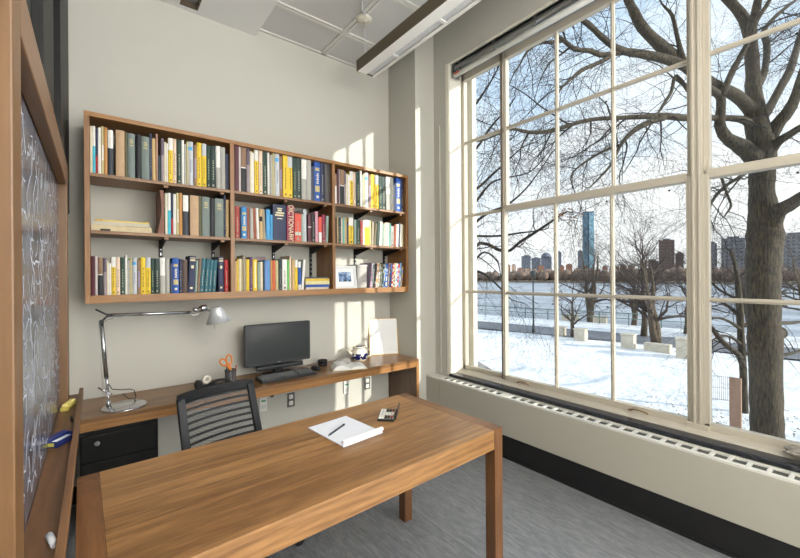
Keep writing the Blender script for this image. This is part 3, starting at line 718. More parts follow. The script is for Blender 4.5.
# ------------------------------------------------------------------ bookcase
BX0, BX1, BY0 = -.052, 2.422, 2.935
bc = thing('wall_bookcase', 'long three-bay cherry wall bookcase with open back', 'bookcase', (1.18, 3.09, 1.295))
MB().box(BX0,BY0,2.415,BX1,3.25,2.442).build('top_board', W_case, bc, bevel=.0015)
MB().box(BX0,BY0,1.298,BX0+.026,3.25,2.415).build('side_panel', W_up, bc, bevel=.0015)
MB().box(BX1-.026,BY0,1.298,BX1,3.25,2.415).build('side_panel', W_up, bc, bevel=.0015)
for x0,x1 in ((.764,.793),(1.588,1.614)): MB().box(x0,BY0+.002,1.345,x1,3.25,2.415).build('divider', W_up, bc, bevel=.0015)
MB().box(BX0+.026,BY0,1.298,BX1-.026,BY0+.022,1.346).box(BX0+.026,BY0+.022,1.318,BX1-.026,3.25,1.345).build('bottom_board', W_case, bc, bevel=.0015)
BAYS = {'left': (-.026,.764), 'middle': (.793,1.588), 'right': (1.614,2.396)}
SH = {'top': 2.080, 'middle': 1.737, 'bottom': 1.345}
for n,(a,b) in BAYS.items():
    for s in ('top','middle'):
        MB().box(a+.001,BY0+.006,SH[s]-.020,b-.001,3.225,SH[s]).build('shelf', W_shelf, bc, bevel=.001)
    for x in {'left':(.367,.713),'middle':(1.186,1.529),'right':(1.997,2.347)}[n]:
        tk = MB().box(x-.011,3.238,1.345,x+.011,3.25,2.415)
        for k in range(26): tk.box(x-.003,3.2365,1.37+k*.04,x+.003,3.2385,1.39+k*.04,1)
        tk.build('shelf_track', [M_black, M_steel], bc)
        for s in ('top','middle'):
            z = SH[s]-.020
            MB().prism([(3.24,z),(3.24,z-.06),(3.222,z-.06),(2.99,z-.010),(2.99,z)], x-.006, x+.006, 'x').build('bracket', M_black, bc)
            MB().box(x-.012,2.955,z-.014,x+.012,2.99,z-.001).build('bracket_tip', W_up, bc)

# ------------------------------------------------------------------ books
def cmat(c, rough=.55): return paint('cloth_%d_%d_%d' % tuple(c), c, rough, var=.07, scale=25)
GOLD = paint('gilt', (188,172,120), .5, .2); CREAMI = paint('cream_ink', (228,216,176), .6); DARKI = paint('dark_ink', (50,46,40), .6)
def book(name, label, cat, group, x, y, z, w, h, d, col, o, rnd, horizontal=False):
    """spine faces -y. local origin = front bottom left corner of the spine"""
    b = thing(name, label, cat, (x, y, z), 0, group)
    lean = R(o.get('lean', 0))
    b.rotation_euler = (0, lean, 0) if not horizontal else (0, 0, rnd.uniform(-.05,.05))
    t = min(.003, w*.16); m = cmat(col)
    c = MB()
    if horizontal:   # lying flat: w is the length along x, h is thickness
        t = .002
        c.box(0,0,0,w,d,t).box(0,0,h-t,w,d,h).box(0,0,0,w,.003,h)
        c.build('cover', m, b, local=True); MB().box(.004,.003,t,w-.004,d-.004,h-t).build('page_block', M_page, b, local=True)
    else:
        n = 5 if w > .018 else 3; r = min(w*.16, .004)
        sp = [(w*k/n, -r*math.sin(PI*k/n)) for k in range(n+1)] + [(w,.004),(0,.004)]
        c.prism(sp, 0, h, 'z').box(0,.004,0,t,d,h).box(w-t,.004,0,w,d,h)
        c.build('cover', m, b, local=True)
        MB().box(t,.004,.003,w-t,d-.004,h-.004).build('page_block', M_page, b, local=True)
        def band(nm, f0, f1, mm, x0=0.0, x1=1.0, e=.0005):
            q = MB(); pts = [(w*(x0+(x1-x0)*k/4), -r*math.sin(PI*(x0+(x1-x0)*k/4))-e) for k in range(5)]
            pts = pts + [(w*x1, .002 if x1 == 1 else pts[-1][1]+e*.8), (w*x0, .002 if x0 == 0 else pts[0][1]+e*.8)]
            q.prism(pts, h*f0, h*f1, 'z'); return q.build(nm, mm, b, local=True)
        if 'top' in o: band('spine_band', 1-o['top'][1], 1, cmat(o['top'][0]))
        if 'bot' in o: band('spine_band', 0, o['bot'][1], cmat(o['bot'][0]))
        if 'gold' in o: band('title_label', .78, .80, GOLD, .3, .7); band('title_label', .815, .835, GOLD, .25, .75); band('title_label', .85, .87, GOLD, .3, .7); band('title_label', .72, .745, GOLD, .25, .75)
        if 'goldt' in o:
            for f0,f1,a_,b_ in ((.88,.91,.3,.7),(.82,.86,.35,.65),(.75,.795,.2,.85),(.685,.725,.15,.8),(.60,.625,.3,.7)): band('title_label', f0, f1, CREAMI, a_, b_)
        if 'goldb' in o:
            band('title_label', .24, .39, GOLD, .12, .88); band('title_label', .75, .83, GOLD, .15, .85); band('title_label', .09, .15, CREAMI, .3, .7)
            for k in range(6): band('lettering', .44+k*.045, .47+k*.045, CREAMI, .3+.1*(k%2), .7)
        if 'dict' in o:
            txt = 'DICTIONARY'; MM = Matrix.Translation((w*.5, -r-.0012, h*.52)) @ Matrix.Rotation(PI/2, 4, 'X') @ Matrix.Rotation(-PI/2, 4, 'Z')
            text_mesh('lettering', txt, w*.95, CREAMI, b, MM, .0004, sx=.82)
            MM = Matrix.Translation((w*.5, -r-.0012, h*.09)) @ Matrix.Rotation(PI/2, 4, 'X')
            text_mesh('lettering', 'II', w*.5, CREAMI, b, MM, .0004)
        if 'wb' in o:
            band('spine_band', .86, .90, CREAMI, .1, .9); band('spine_band', .93, .95, CREAMI, .1, .9); band('title_label', .66, .74, CREAMI, .3, .7); band('title_label', .1, .15, CREAMI, .3, .7)
        if 'band' in o: band('title_label', .53, .56, M_white)
        if 'band2' in o: band('title_label', .6, .76, M_black)
        if 'spot' in o: band('sticker', .80, .88, paint('sticker_blue', (70,160,215), .5), .0, .8); band('lettering', .3, .6, cmat((150,155,170)), .35, .6)
        if 'spot2' in o: band('title_label', .22, .34, cmat((200,206,190)), .05, .95, .0008)
        if 'stripe' in o: band('title_label', .1, .92, cmat((238,226,170)), .35, .7)
        if 'panel' in o: band('title_label', .2, .68, cmat((150,140,170)), .25, .8)
        if 'edge' in o: band('spine_band', .0, 1, cmat((190,182,180)), .68, 1.0)
        if 'lab' in o: band('title_label', .3, .62, M_white, .45, .95)
        if 'mag' in o:
            z_=.05
            while z_ < .9:
                s_ = rnd.uniform(.05,.2); band('title_label', z_, min(.95,z_+s_), cmat(o['mag']) if rnd.random()<.6 else cmat((168,168,164)), rnd.uniform(0,.3), rnd.uniform(.6,1)); z_ += s_+rnd.uniform(.04,.14)
        if 'marks' in o or 'marks2' in o:
            lum = sum(col)/3; ink = paint('soft_dark_ink', (112,96,52), .6) if lum > 150 else paint('soft_pale_ink', (158,158,140), .6)
            q = MB(); z_ = h*.2
            while z_ < h*.66:
                s_ = rnd.uniform(.006,.016); q.box(w*.41,-r-.0007,z_,w*.59,-r-.0001,z_+s_); z_ += s_+rnd.uniform(.003,.007)
            q.build('lettering', ink, b, local=True)
            MB().box(w*.33,-r-.0007,h*.05,w*.67,-r-.0001,h*.05+w*.4).build('emblem', ink, b, local=True)
    return b
rnd = random.Random(5)
_lab = {}
def short(d):
    s = d.split(' with ')[0].split(' beside ')[0]
    return s
for bay, shelf, z, rowsb in BOOKS:
    a, b_ = BAYS[bay]
    x_lo, x_hi = rowsb[0][0], rowsb[-1][0]+rowsb[-1][1]
    lean_end = abs(math.sin(R(rowsb[-1][5].get('lean',0))))*rowsb[-1][2]
    lo = max(a+.002, x_lo); hi = min(b_-.003-lean_end, x_hi)
    k = (hi-lo)/(x_hi-x_lo)
    prev = None
    for (x, w, h, col, d, o) in rowsb:
        xx = lo+(x-x_lo)*k; ww = w*k-.0004
        art = 'magazine' if 'magazine' in d else 'book'
        where = 'on the %s shelf of the %s bay' % (shelf, bay)
        if prev is None:
            lab = '%s, first from the left %s' % (d, where)
        else:
            lab = '%s, right of %s, %s bay %s shelf' % (d, prev, bay, shelf)
        ws = lab.split()
        if len(ws) > 16: lab = '%s, right of %s, %s bay %s shelf' % (short(d), prev, bay, shelf)
        dep = rnd.uniform(.15,.21)
        dz = math.sin(abs(R(o.get('lean',0))))*ww if o.get('lean',0)>0 else 0
        book(art, lab, art, ('magazines' if art=='magazine' else 'books')+' on the %s shelf of the %s bay' % (shelf, bay), xx, 2.968+rnd.uniform(0,.008), z+.0006+dz, ww, h, dep, col, o, rnd)
        prev = short(d)
        if len(prev.split())>4: prev = ' '.join(prev.split()[:4])
# lying books at the right end of the middle bay's bottom shelf
z = 1.3456
for (c_, w_, h_, d_) in (((206,198,176),.205,.017,'cream book at the bottom of the lying stack'),((44,76,160),.215,.022,'blue book second from the bottom of the lying stack'),((214,204,150),.215,.030,'thick pale yellow book in the middle of the lying stack'),((222,186,60),.215,.019,'golden yellow book second from the top of the lying stack'),((62,76,96),.208,.012,'slate blue book on top of the lying stack')):
    book('book', d_+', middle bay', 'book', 'books lying at the end of the middle bay', 1.352+rnd.uniform(0,.006), 2.972, z, w_, h_, .2, c_, {}, random.Random(1), True); z += h_+.0006
# papers and pads on the left bay's middle shelf
z = 1.7376
pp = MB()
t_ = tag(MB().box(-.022,2.972,z,.288,3.19,z+.036).box(-.018,2.975,z+.037,.282,3.19,z+.040).build('paper_stack', paint('old_paper', (206,190,156), .85, var=.1, scale=40), bevel=.002), 'thick beige bundle of papers, lowest on the left bay middle shelf', 'papers')
tag(MB().box(-.020,2.980,z+.0405,.275,3.18,z+.060).build('paper_stack', paint('grey_paper', (196,190,176), .85, var=.08, scale=60)), 'greyish sheaf of papers above the beige bundle, left bay', 'papers')
q = thing('legal_pad', 'yellow legal pad on top of the papers in left bay', 'note pad', (.15,3.08,z+.0604), R(2))
MB().box(-.155,-.10,0,.12,.09,.010).build('page_block', paint('legal_yellow', (222,196,110), .8, var=.06), q, local=True)
MB().box(-.155,-.102,0,-.12,.09,.0104).build('binding', paint('pad_binding', (198,160,80), .7), q, local=True)
tag(MB().box(.215,2.99,z+.0720,.235,3.14,z+.0755,M=Matrix.Translation((.225,3.06,0))@Matrix.Rotation(R(34),4,'Z')@Matrix.Translation((-.225,-3.06,0))).build('ruler', paint('yellow_ruler', (222,190,70), .5)), 'short yellow stick lying across the legal pad', 'ruler')
tag(MB().box(.022,2.9655,z,.072,2.9715,z+.013).build('binder_clip', M_black), 'black clip at the edge of the beige paper bundle', 'clip')
# leather-brown magazine holder
mh = thing('magazine_holder', 'brown curved magazine holder left of the cream paperback', 'magazine holder', (.355,2.97,z))
prof = [(0,0),(.235,0)]
M_lea = paint('brown_leather', (122,72,50), .5, var=.08, scale=30)
pts = [(2.975,z),(3.19,z),(3.19,z+.300),(3.15,z+.30),(3.08,z+.22),(3.00,z+.17),(2.975,z+.16)]
MB().prism(pts, .352,.357,'x').build('side_panel', M_lea, mh)
MB().prism([(a_+.004,b_) for a_,b_ in [(.318+.024*math.sin(PI*(k/8.0)*.80), z+.29*k/8) for k in range(9)]]+[(a_,b_) for a_,b_ in [(.318+.024*math.sin(PI*(k/8.0)*.80), z+.29*k/8) for k in range(9)]][::-1], 2.978, 3.186, 'y').build('side_panel', M_lea, mh)
hp = MB(); 
arc = [(.262+.042*math.sin(PI*.5*k/8)**1.0 if False else .285+.055*(1-math.cos(PI*.5*(8-k)/8))**1 , z+.295*k/8) for k in range(9)]
arc = [(.318+.024*math.sin(PI*(k/8.0)*.80), z+.29*k/8) for k in range(9)]
hp.prism(arc+[(.356,z+.29),(.356,z)], 2.972, 2.977, 'y').build('front_panel', M_lea, mh)
MB().box(.335,3.185,z,.357,3.19,z+.29).build('back_panel', M_lea, mh)
# framed photograph on right bay's bottom shelf
def framed(name, label, cat, loc, rz, w, h, tilt, fcol, border, fr, art=None, metal=0):
    t = thing(name, label, cat, loc, rz)
    Mx = Matrix.Rotation(R(-tilt), 4, 'X')
    f = MB()
    f.box(-w/2,0,0,w/2,.014,fr,M=Mx).box(-w/2,0,h-fr,w/2,.014,h,M=Mx).box(-w/2,0,fr,-w/2+fr,.014,h-fr,M=Mx).box(w/2-fr,0,fr,w/2,.014,h-fr,M=Mx)
    f.build('frame', fcol, t, local=True, bevel=.0008)
    MB().box(-w/2+fr,.005,fr,w/2-fr,.012,h-fr,M=Mx).build('mat_board', paint('mat_white', (232,234,236), .5, var=.01), t, local=True)
    if art:
        a_,mm = art; MB().box(-w/2+a_[0]*w,.0035,a_[1]*h,-w/2+a_[2]*w,.0055,a_[3]*h,M=Mx).build('picture', mm, t, local=True)
    return t
def m_photo():
    m, nt, b = newmat('blue_sky_photo'); N, Lk = nt.nodes, nt.links
    tc = N.new('ShaderNodeTexCoord'); n = N.new('ShaderNodeTexNoise'); n.inputs['Scale'].default_value = 22; n.inputs['Detail'].default_value = 3; Lk.new(tc.outputs['Object'], n.inputs['Vector'])
    cr = N.new('ShaderNodeValToRGB'); e = cr.color_ramp.elements; e[0].position=.36; e[0].color = lin((40,48,60)); e[1].position=.66; e[1].color = lin((196,212,230))
    x = e.new(.44); x.color = lin((74,112,160)); Lk.new(n.outputs['Fac'], cr.inputs[0]); Lk.new(cr.outputs[0], b.inputs['Base Color']); return m
ph = framed('photo_frame', 'white framed blue photograph leaning on the right bay bottom shelf', 'picture frame', (1.735,2.972,1.3458), R(-2), .232, .205, 9, M_white, None, .022, ((.24,.30,.76,.72), m_photo()))
bx = MB(); 
bx.prism([(1.872,1.346),(1.972,1.346),(1.976,1.535),(1.866,1.535)], 3.00, 3.20, 'y').box(1.862,2.995,1.535,1.980,3.205,1.560)
tag(bx.build('file_box', paint('grey_box', (168,164,160), .6, var=.03), bevel=.004), 'grey lidded box between the framed photograph and the magazines', 'box')
# loose cards poking out above the books
tag(MB().box(1.00,3.12,1.346,1.075,3.123,1.615).build('card', paint('card_mauve', (136,122,126), .7)), 'grey-mauve card standing behind the yellow books, middle bay', 'card')
tag(MB().box(-.025,-.001,-.002,.025,.001,.27,M=Matrix.Translation((1.30,3.17,1.3485))@Matrix.Rotation(R(-8),4,'Y')).build('card', paint('card_taupe', (128,118,112), .7)), 'taupe card tilted behind the blue and white book, middle bay', 'card')

# ------------------------------------------------------------------ long counter desk
ct = thing('counter_desk', 'long cherry wood counter along the back wall under the bookcase', 'desk', (1.1,3.0,0))
MB().box(-.158,2.79,.632,2.422,3.248,.66).build('top', W_counter, ct, bevel=.0015)
MB().box(-.158,2.793,.585,2.422,2.815,.6315).build('front_rail', W_case, ct, bevel=.001)
MB().box(2.392,2.79,.0,2.422,3.236,.585).box(2.392,2.816,.585,2.422,3.236,.632).build('end_panel', W_panel, ct, bevel=.001)
MB().box(2.392,2.7885,0,2.422,2.792,.632).build('edge_strip', W_case, ct)
fc = thing('file_cabinet', 'black metal drawer pedestal below the left end of the counter', 'cabinet', (.11,3.0,.02))
MB().box(-.078,2.80,.02,.296,3.23,.580).build('body', M_black, fc, bevel=.003)
for (z0,z1) in ((.410,.555),(.262,.406),(.05,.258)):
    dr = MB().box(-.070,2.783,z0,.288,2.80,z1).build('drawer', M_black, fc, bevel=.003)
    if z0==.410:
        MB().cyl((0,2.783,.512),(0,2.779,.512),.013,n=20).build('lock', M_chrome, dr); MB().box(-.001,2.7785,.505,.001,2.7795,.519).build('keyhole', M_black, dr)
# outlets below the counter
def outlet(x, z, dark, label):
    t = thing('wall_outlet' if dark else 'wall_switch', label, 'outlet' if dark else 'wall device', (x,3.25,z))
    if dark:
        MB().box(x-.034,3.244,z-.062,x+.034,3.25,z+.062).build('cover_plate', paint('outlet_grey', (92,90,86), .5), t, bevel=.002)
        for dz in (-.027,.027):
            r_ = MB().rbox(x-.017,3.2405,z+dz-.018,x+.017,3.245,z+dz+.018,.008,'y').build('receptacle', M_white, t)
            MB().box(x-.008,3.2398,z+dz-.004,x-.006,3.2408,z+dz+.006).box(x+.006,3.2398,z+dz-.004,x+.008,3.2408,z+dz+.006).cyl((x,3.2398,z+dz-.010),(x,3.2408,z+dz-.010),.0025,n=8).build('slot', M_black, r_)
    else:
        MB().box(x-.030,3.236,z-.068,x+.030,3.25,z+.068).build('cover_plate', M_white, t, bevel=.003)
        MB().box(x-.018,3.2345,z+.012,x+.018,3.2365,z+.026).build('display', paint('green_label', (52,140,84), .5), t)
        MB().box(x-.018,3.2345,z-.045,x+.018,3.2365,z-.015).build('button', paint('switch_grey', (206,206,204), .5), t)
    return t
outlet(1.092,.398,False,'white wall device with green display below the counter, behind the chair')
outlet(1.335,.375,True,'dark duplex outlet with white sockets, left of the two outlets')
outlet(1.890,.392,False,'white wall device with green display, in the sunlit patch')
outlet(2.132,.380,True,'dark duplex outlet with white sockets, near the counter end panel')
pg = MB().tube([(1.16,3.236,.46),(1.155,3.225,.50),(1.165,3.20,.56),(1.17,3.19,.60)],.004,6).cyl((1.160,3.245,.452),(1.160,3.222,.452),.017,n=12)
tag(pg.build('power_plug', M_plastic), 'small black plug and cord hanging on the wall below the keyboard', 'plug')

# ------------------------------------------------------------------ desk lamp
lampt = thing('desk_lamp', 'chrome articulated desk lamp on a round base at left of counter', 'lamp', (.133,2.905,.66))
LY = 2.955
MB().lathe([(0,0),(.112,0),(.117,.002),(.117,.008),(.110,.012),(0,.0125)], (.133,2.905,.66), 48).build('base', M_chrome, lampt)
MB().cyl((.055,LY,.672),(.055,LY,.700),.013).cyl((.055,LY,.70),(.055,LY,.745),.006).build('stem', M_chrome, lampt)
M_tube = paint('lamp_aluminium', (176,178,182), .22, 1.0, var=.02)
la = MB().cyl((.052,LY,.740),(.047,LY,.86),.0075).cyl((.047,LY,.84),(.024,LY,1.185),.0115)
la.build('lower_arm', M_tube, lampt)
MB().cyl((.030,LY-.012,.745),(.010,LY-.012,1.18),.0014,n=6).build('tension_rod', M_steel, lampt)
MB().cyl((.072,LY,.735),(.005,LY,.790),.0055,n=10).cyl((.056,LY-.014,.745),(.056,LY+.014,.745),.011,n=16).build('lower_joint', M_chrome, lampt)
MB().cyl((.024,LY-.016,1.185),(.024,LY+.016,1.185),.012,n=16).cyl((.024,LY,1.185),(.058,LY,1.222),.006,n=10).cyl((.058,LY-.014,1.222),(.058,LY+.014,1.222),.011,n=16).cyl((.058,LY,1.222),(-.004,LY,1.262),.005,n=10).build('elbow_joint', M_plastic, lampt)
MB().cyl((.058,LY,1.222),(.508,LY,1.212),.0105).cyl((.50,LY,1.212),(.53,LY,1.224),.005,n=10).build('upper_arm', M_tube, lampt)
MB().tube([(.03,LY-.012,1.178),(.055,LY-.016,1.195),(.09,LY-.014,1.207),(.13,LY-.012,1.212)], .0022, 6).tube([(.49,LY-.01,1.212),(.52,LY-.012,1.192),(.55,LY-.012,1.196),(.555,LY-.01,1.22)], .003, 6).build('spring', M_chrome, lampt)
MB().lathe([(0,-.016),(.014,-.012),(.018,0),(.014,.012),(0,.016)], (.535,LY,1.228), 16).lathe([(0,-.03),(.018,-.026),(.024,0),(.018,.026),(0,.03)], (.582,LY,1.236), 16, M=Matrix.Rotation(R(70),4,'Y')).cyl((.535,LY,1.228),(.64,LY,1.215),.006,n=10).build('head_joint', M_chrome, lampt)
Ms = Matrix.Rotation(R(-9), 4, 'Y')
sh = MB().lathe([(.024,.060),(.036,.058),(.038,.05),(.040,.045),(.083,-.050),(.081,-.050),(.039,.040),(.02,.05)], (.678,LY,1.182), 40, M=Ms)
shd = sh.build('lamp_shade', paint('shade_aluminium', (206,208,212), .38, .35, var=.02), lampt)
MB().lathe([(0,-.03),(.016,-.026),(.022,-.01),(.018,.01),(.012,.03),(0,.034)], (.678,LY,1.182), 20, M=Ms).build('bulb', paint('bulb_glass', (235,232,220), .3), shd)
MB().cyl((.655,LY-.02,1.14),(.652,LY-.02,1.09),.0025,n=8).build('switch', M_steel, shd)
MB().tube([(.058,LY,.80),(.075,LY+.01,.765),(.12,LY+.03,.748),(.165,LY+.05,.74),(.19,LY+.06,.725),(.20,LY+.07,.68),(.19,LY+.08,.6635),(.16,3.09,.6635),(.14,3.235,.6635)], .0028, 6).build('cord', M_plastic, lampt)

# ------------------------------------------------------------------ things on the counter
ZT = .6605
# tape dispenser
td = thing('tape_dispenser', 'black tape dispenser with white roll, left of the pen cup', 'tape dispenser', (.612,3.06,ZT), R(14))
MB().prism([(-.062,0),(.062,0),(.066,.012),(.05,.028),(.028,.030),(.018,.018),(-.02,.018),(-.03,.055),(-.052,.058),(-.066,.03)], -.022, .022, 'y').build('body', M_plastic, td, local=True, bevel=.003)
MB().lathe([(.013,-.010),(.030,-.010),(.030,.010),(.013,.010),(.013,-.010)], (0.012,0,.050), 24, M=Matrix.Rotation(PI/2,4,'X')).build('tape_roll', paint('tape_white', (226,218,204), .4), td, local=True)
st = thing('stapler', 'black desk stapler lying between tape dispenser and pen cup', 'stapler', (.705,2.985,ZT), R(28))
MB().rbox(-.07,-.018,0,.07,.018,.010,.004,'y').box(-.065,-.014,.010,-.045,.014,.038).build('base', M_plastic, st, local=True)
arc = [(-.068+.136*k/8, .024+.026*math.sin(PI*(.25+.75*k/8))) for k in range(9)]
MB().prism([(a,b+.012) for a,b in arc]+[(a,b-.003) for a,b in arc[::-1]], -.012,.012,'y').build('arm', M_plastic, st, local=True, bevel=.002)
pc = thing('pen_cup', 'black wire mesh pen cup beside the monitor', 'pen cup', (.785,3.045,ZT))
MB().lathe([(.038,.002),(.040,.098)], (0,0,0), 28).build('mesh_wall', m_mesh('cup_mesh', (84,84,88), (.35,.8), (260,260,260)), pc, local=True)
MB().lathe([(0,0),(.039,0),(.039,.004),(0,.004)], (0,0,0), 28).lathe([(.0385,.094),(.042,.094),(.042,.102),(.0385,.102),(.0385,.094)], (0,0,0), 28).build('rim', M_plastic, pc, local=True)
sc = thing('scissors', 'orange handled scissors standing in the mesh pen cup', 'scissors', (.775,3.04,ZT+.01))
M_or = paint('orange_plastic', (226,126,42), .4, var=.03)
def ring(cx, cz, rx_, rz_, tilt, y):
    pts = []
    for k in range(21):
        t = 2*PI*k/20; a_ = rx_*math.cos(t); b2 = rz_*math.sin(t); pts.append((cx+a_*math.cos(tilt)-b2*math.sin(tilt), y, cz+a_*math.sin(tilt)+b2*math.cos(tilt)))
    return pts
MB().tube(ring(-.040,.152,.019,.030,R(42),0),.0058,8).tube([(-.022,0,.128),(.0,0,.106),(.006,0,.088)],.0075,8).build('handle', M_or, sc, local=True)
MB().tube(ring(.0,.168,.020,.034,R(8),.008),.0058,8).tube([(.004,.006,.132),(.008,.004,.11),(.010,.0,.088)],.0075,8).build('handle', M_or, sc, local=True)
MB().hexa([(.002,-.001,.09),(.014,-.001,.09),(.014,.001,.09),(.002,.001,.09),(.012,-.001,.0),(.016,-.001,.0),(.016,.001,.0),(.012,.001,.0)]).build('blade', M_steel, sc, local=True)
tag(MB().cyl((.800,3.04,.668),(.822,3.035,.785),.004,n=10).cyl((.822,3.035,.785),(.8235,3.035,.793),.0048,n=10).build('pen', paint('red_pen', (178,32,44), .4)), 'red pen leaning out of the mesh pen cup', 'pen')
tag(MB().cyl((.775,3.065,.668),(.765,3.08,.782),.004,n=10).build('pen', M_plastic), 'black pen at the back of the mesh pen cup', 'pen')
# monitor
mn = thing('computer_monitor', 'black flat computer monitor, switched off, on the counter', 'monitor', (1.17,3.09,ZT), R(1))
MB().rbox(-.272,-.012,.088,.272,.022,.415,.010,'y').build('casing', M_plastic, mn, local=True, bevel=.002)
MB().box(-.254,-.0135,.110,.254,-.0115,.398).build('screen', paint('dark_screen', (50,54,56), .16, var=.04, scale=2, spec=.6), mn, local=True)
text_mesh('logo', 'DELL', .014, paint('logo_silver', (176,178,182), .4), mn, Matrix.Translation((0,-.0128,.0985)) @ Matrix.Rotation(PI/2,4,'X'), .0003)
MB().rbox(-.19,-.045,.050,.19,-.002,.086,.012,'x').build('speaker_bar', M_plastic, mn, local=True)
MB().box(-.035,.0,.012,.035,.05,.20).build('neck', M_plastic, mn, local=True, bevel=.004)
MB().rbox(-.12,-.10,0,.12,.07,.012,.02,'z').build('stand', M_plastic, mn, local=True)
# keyboard
kb = thing('keyboard', 'black computer keyboard in front of the monitor', 'keyboard', (1.178,2.945,ZT), R(1.5))
MB().hexa([(-.222,-.078,.0),(.222,-.078,.0),(.222,.078,.0),(-.222,.078,.0),(-.222,-.078,.014),(.222,-.078,.014),(.222,.078,.026),(-.222,.078,.026)]).build('body', M_plastic, kb, local=True, bevel=.003)
M_key = paint('key_black', (38,40,46), .5)
kbm = []
for r_ in range(6):
    yy = -.062+r_*.0235; zz = .0145+(yy+.078)/.156*.012
    x = -.212
    while x < .205:
        if (.075 < x < .088) or (.145 < x < .152): x += .006; continue
        wk = .0165 if r_ else random.choice((.0165,.022))
        if r_ == 0 and -.13 < x < -.03: wk = .098
        kbm.append((x, yy, zz, wk)); x += wk+.0028
for (x,yy,zz,wk) in kbm[:98]:
    MB().hexa([(x,yy,zz-.001),(x+wk,yy,zz-.001),(x+wk,yy+.018,zz),(x,yy+.018,zz),(x+.002,yy+.002,zz+.006),(x+wk-.002,yy+.002,zz+.006),(x+wk-.002,yy+.016,zz+.007),(x+.002,yy+.016,zz+.007)]).box(x+.004,yy+.008,zz+.0060,x+.011,yy+.0130,zz+.0074,1).build('key', [M_key, M_white], kb, local=True)
q = MB()
for (x,yy,zz,wk) in kbm[98:]: q.hexa([(x,yy,zz-.001),(x+wk,yy,zz-.001),(x+wk,yy+.018,zz),(x,yy+.018,zz),(x+.002,yy+.002,zz+.006),(x+wk-.002,yy+.002,zz+.006),(x+wk-.002,yy+.016,zz+.007),(x+.002,yy+.016,zz+.007)])
if kbm[98:]: tag(q.build('key', M_key, kb, local=True), kind='stuff')
mo = thing('computer_mouse', 'black computer mouse right of the keyboard', 'mouse', (1.462,3.02,ZT), R(10))
prof=[(0,0),(.031,0),(.033,.010),(.029,.022),(.018,.032),(0,.036)]
MB().lathe(prof,(0,0,0),24,M=Matrix.Diagonal((1,1.75,1,1))).build('shell', M_plastic, mo, local=True)
MB().cyl((-.003,-.03,.033),(.003,-.03,.033),.006,n=12).build('scroll_wheel', M_steel, mo, local=True)
MB().tube([(0,.05,.008),(-.03,.09,.02),(-.07,.10,.045),(-.10,.09,.05),(-.12,.12,.01),(-.10,.17,.006)],.0028,6).build('cord', paint('grey_cord', (150,150,150), .5), mo, local=True)
bb = thing('round_box', 'small round black container right of the mouse', 'container', (1.575,3.115,ZT))
MB().lathe([(0,0),(.038,0),(.040,.004),(.040,.045),(.036,.048),(0,.048)], (0,0,0), 28).build('body', M_plastic, bb, local=True)
MB().lathe([(.0405,.030),(.042,.030),(.042,.052),(.030,.056),(0,.056)], (0,0,0), 28).build('lid', M_black, bb, local=True)
# open book
ob = thing('open_book', 'open book with blank white pages lying at right of counter', 'book', (1.715,2.905,ZT), R(-22))
MB().box(-.150,-.10,0,.150,.10,.004).build('cover', paint('open_cover', (188,170,120), .6), ob, local=True)
for s_, hh in ((-1,.036),(1,.022)):
    pr = [(0,.004)]+[(s_*.143,.004)]+[(s_*.143*(1-k/10), .006+hh*math.sin(PI*(k/10)**.8*.93)) for k in range(11)]
    if s_ > 0: pr = pr
    MB().prism(pr if s_ < 0 else pr[::-1], -.093,.093,'y').build('page_block', paint('open_pages', (228,228,226), .8, var=.02), ob, local=True)
# folded papers behind the book
tag(MB().box(-.10,-.06,0,.06,.05,.004,M=Matrix.Translation((1.80,3.12,ZT))@Matrix.Rotation(R(-12),4,'Z')).prism([(-.09,.004),(.05,.004),(.04,.034),(-.02,.040),(-.06,.022)],-.05,.04,'y',M=Matrix.Translation((1.80,3.12,ZT))@Matrix.Rotation(R(-12),4,'Z')).build('folded_papers', paint('grey_white_paper', (186,182,178), .8, var=.04)), 'curled grey-white papers behind the open book', 'papers')
# teapot
tp = thing('teapot', 'white ceramic teapot with dark blue pattern and open rim', 'teapot', (1.94,3.085,ZT))
tp.scale = (1.1,1.1,1.15)
def m_delft():
    m, nt, b = newmat('blue_white_glaze'); N, Lk = nt.nodes, nt.links
    tc = N.new('ShaderNodeTexCoord'); n = N.new('ShaderNodeTexNoise'); n.inputs['Scale'].default_value = 34; n.inputs['Detail'].default_value = 2; Lk.new(tc.outputs['Object'], n.inputs['Vector'])
    sp = N.new('ShaderNodeSeparateXYZ'); Lk.new(tc.outputs['Object'], sp.inputs[0])
    r1 = N.new('ShaderNodeMath'); r1.operation='GREATER_THAN'; r1.inputs[1].default_value=.018; Lk.new(sp.outputs['Z'], r1.inputs[0])
    r2 = N.new('ShaderNodeMath'); r2.operation='LESS_THAN'; r2.inputs[1].default_value=.066; Lk.new(sp.outputs['Z'], r2.inputs[0])
    r3 = N.new('ShaderNodeMath'); r3.operation='MULTIPLY'; Lk.new(r1.outputs[0], r3.inputs[0]); Lk.new(r2.outputs[0], r3.inputs[1])
    g = N.new('ShaderNodeMath'); g.operation='GREATER_THAN'; g.inputs[1].default_value=.46; Lk.new(n.outputs['Fac'], g.inputs[0])
    r4 = N.new('ShaderNodeMath'); r4.operation='MULTIPLY'; Lk.new(r3.outputs[0], r4.inputs[0]); Lk.new(g.outputs[0], r4.inputs[1])
    mx = N.new('ShaderNodeMix'); mx.data_type='RGBA'; Lk.new(r4.outputs[0], mx.inputs['Factor']); mx.inputs['A'].default_value = lin((226,220,200)); mx.inputs['B'].default_value = lin((28,36,92))
    Lk.new(mx.outputs['Result'], b.inputs['Base Color']); b.inputs['Roughness'].default_value=.2; return m
M_gl = m_delft(); M_cer = paint('cream_glaze', (226,220,200), .2); M_navyg = paint('navy_glaze', (30,38,88), .2)
